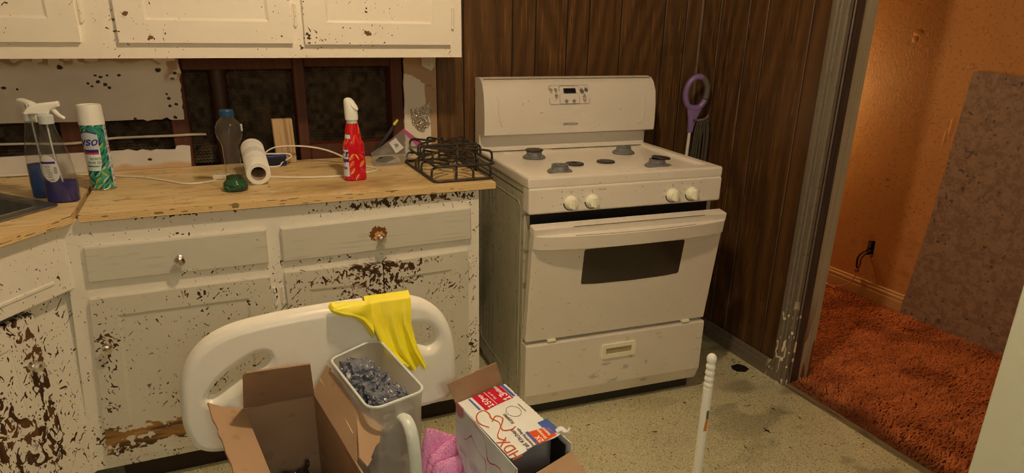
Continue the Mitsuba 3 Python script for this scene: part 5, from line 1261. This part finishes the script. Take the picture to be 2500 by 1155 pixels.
add('torn_strip', tube(spline([topp(.98, .86, ZB + .004), topp(1.05, .88, ZB + .010), topp(1.10, .92, ZB + .004), topp(1.08, .95, ZB + .010), topp(1.16, .93, ZB + .012)], 6), [.007] * 6 + [.006] * 6 + [.005] * 6 + [.004] * 6 + [.002], 8, flat=.5), box_white, hb_, smooth=True)
# ---- pink towel
def towel(u, v):
    x = -.575 + .145 * u; y = -1.495 - .10 * v
    q = np.stack([u * 3, v * 3, u * 0], -1)
    ridge = .066 * np.abs(np.sin(9.5 * v + 3.2 * u + .3 * np.sin(5 * u) + .35)) ** .7 + .05 * np.exp(-((v - .12) / .16) ** 2) * (1 - .6 * u)
    z = ZS + .004 + (ridge + .02 * meshkit.fbm(q, 3, 5)) * np.clip(np.minimum(u, 1 - u) * 8, 0, 1) ** .5 * np.clip((1 - v) * 4, 0, 1) ** .6
    f = rng.normal(0, .0003, u.shape)
    return np.stack([x + f, y + f[::-1], z + rng.normal(0, .0006, u.shape)], -1)
add('pink_towel', grid(towel, 130, 110, .004), mat('pink_terry', lambda p, n, uv: mix(A(216, 142, 156), A(206, 120, 138), noise(p.x * 420, p.y * 420, p.z * 420)), .9, .1, sheen=.6, bump=lambda p, n, uv: noise(p.x * 500, p.y * 500, p.z * 500) * .0012), None, smooth=True,
    label='bunched pink terry towel on the shower chair seat beside the trash bag box', cat='towel')
# ---- plunger standing on the floor
pg = thing('plunger', 'white plunger handle with a beaded grip standing upright on the floor before the stove', 'plunger')
PX, PY = .190, -1.497
hprof = [(0, .10), (.0122, .10), (.0122, .50), (.0118, .545)]
z = .545
for k in range(4):
    hprof += [(.0098, z + .001), (.0118, z + .005), (.0124, z + .009), (.0118, z + .0135), (.0098, z + .0175)]; z += .0175
hprof += [(.0095, z + .001), (.0118, z + .006), (.0128, z + .013), (.0116, z + .020), (.007, z + .0255), (0, z + .027)]
add('handle', lathe(hprof, 28, (PX, PY, 0)), white_pl, pg, smooth=35)
add('cup', lathe([(.066, .001), (.068, .004), (.062, .03), (.048, .058), (.025, .075), (.017, .08), (.016, .115), (0, .115)], 36, (PX, PY, 0)), mat('rubber_red', lin(60, 20, 16), .5), pg, smooth=35)
pph = math.atan2(CAM[1] - PY, CAM[0] - PX)
def stick(m, ph, z): return wrap(m, (PX, PY), .0123, ph, z)
add('sticker', stick(dense(sbox(-.004, -.013, .004, .013), .0003, 8), pph + .72, .470), mat('sticker_grey', lin(96, 92, 84), .5), pg)
add('sticker', stick(dense(Polygon([(-.005, -.018), (.004, -.018), (.006, .016), (-.002, .016)]), .0003, 8), pph + .55, .440), mat('sticker_orange', lin(196, 124, 40), .5), pg)
add('sticker_print', stick(cat_([dense(sbox(-.003, .004 - .006 * k, .003, .006 - .006 * k), .0003, 4) for k in range(3)]), pph + .74, .474), ink, pg)
# ---- refrigerator at the right edge
fg = thing('refrigerator', 'tall smooth white refrigerator at the right edge of the picture, beside the hallway doorway', 'refrigerator')
frm = mat('fridge_white', A(184, 172, 134), .4)
add('body', cbox(.60, 1.165, -2.68, -1.962, .03, 1.70, .008), frm, fg)
add('door', rbox(.535, .597, -2.685, -1.956, .09, 1.16, .008), frm, fg, smooth=35)
add('freezer_door', rbox(.535, .597, -2.685, -1.956, 1.17, 1.70, .008), frm, fg, smooth=35)
add('grille', cbox(.575, .60, -2.66, -1.97, .0, .085, .003), 'mat_black', fg)
add('handle', rbox(.505, .535, -2.64, -2.61, .70, 1.12, .008), frm, fg, smooth=35)
# ---- scraps on the floor
add('black_floor_cap', move(extr(Polygon([(.030, .006), (.018, .030), (-.018, .030), (-.032, .008), (-.030, -.012), (-.004, -.030), (.026, -.020)]).buffer(.004), .003), (1.108, -.655, .0005), rz=.1), 'mat_black', None, label='small flat black plastic piece on the floor near the side wall baseboard', cat='plastic scrap')
cr_m = mat('crumb_grey', A(130, 116, 90), .8)
for i, (x, y, s) in enumerate(((1.135, -.578, .009), (1.122, -.600, .007), (1.143, -.606, .006))):
    add('floor_crumb', move(crumple(2, (s, s * .8, s * .5), 8, .5, i), (x, y, s * .42)), cr_m, None, label=['largest grey crumb on the floor behind the black plastic piece', 'grey crumb on the floor closest to the black plastic piece', 'smallest grey crumb on the floor behind the black plastic piece'][i], cat='debris', group='crumbs by the baseboard')
add('leaf_scrap', move(extr(Polygon([(0, 0), (.012, .004), (.02, .001), (.011, -.003)]), .001), (.46, -.93, .0005), rz=-.5), 'mat_toe_dark', None, label='tiny dark flake lying on the floor left of the plunger handle', cat='debris')
# ---- hall: open outlet hole with wires, cable, leaning sheet
oh = thing('outlet_box', 'open black electrical box with loose wires hanging out of the orange hall wall', 'outlet')
add('box', cat_([cbox(2.334, 2.395, -.256, -.200, .235, .245), cbox(2.334, 2.395, -.256, -.200, .330, .340), cbox(2.39, 2.40, -.256, -.2, .235, .34), cbox(2.334, 2.395, -.260, -.252, .235, .34), cbox(2.334, 2.395, -.204, -.198, .235, .34)]), 'mat_black', oh)
wm_ = mat('wire_brown', lin(62, 22, 12), .5)
for k, (y0, y1) in enumerate(((-.212, -.186), (-.216, -.192), (-.238, -.208))):
    add('wire', tube(spline([(2.37, y0, .285), (2.322, y0 + .004, .275), (2.296, (y0 + y1) / 2 + .010, .235), (2.300, y1 + .002, .185), (2.304, -.190, .158)], 7), .0032, 7), wm_, oh, smooth=True)
add('wire_connector', move(rbox(-.008, .008, -.011, .011, 0, .020, .004), (2.304, -.190, .143)), mat('connector', A(150, 84, 50), .4), oh, smooth=40)
hw = thing('phone_cable', 'thin pale cable running from the outlet wires down to loops on the carpet', 'cable')
add('run', tube(spline([(2.303, -.190, .143), (2.298, -.186, .10), (2.285, -.16, .06), (2.26, -.12, .036), (2.24, -.08, .03), (2.27, -.02, .034), (2.24, .03, .03), (2.20, -.02, .034), (2.25, -.10, .036), (2.22, -.13, .034)], 8), .0028, 7), mat('cable_pink', A(206, 140, 96), .4), hw, smooth=True)
for k in range(3):
    a = np.linspace(0, 2 * np.pi, 30, endpoint=False)
    add('loop', tube(np.c_[2.22 + .02 * k + .055 * np.cos(a), .035 + .012 * k + .045 * np.sin(a), .045 + .014 * k + .015 * np.sin(a + k)], .0028, 7, True), 'mat_cable_pink', hw, smooth=True)
shp = jagged([(-.494, .006), (-1.75, .006), (-1.75, 1.255), (-.80, 1.235, 0), (-.590, 1.247), (-.566, 1.238), (-.548, .75, 1), (-.520, .30, 1)], .0015, .05, 12)
sm_ = extr(shp, .005); v = sm_.vertices
sm_.vertices = np.c_[2.302 + .018 * v[:, 1] / 1.24 + v[:, 2], v[:, 0], v[:, 1]]
if sm_.volume < 0: sm_.invert()
add('floor_sheet', sm_, 'mat_mottled_sheet', None, label='mottled pinkish grey sheet leaning against the orange hall wall', cat='sheet')
add('corner_shim', cbox(1.06, 1.13, -.30, -.20, 0, .035, .004), mat('grey_block', A(96, 88, 70), .8), None, label='low grey block on the floor in the shadow right of the stove', cat='block')
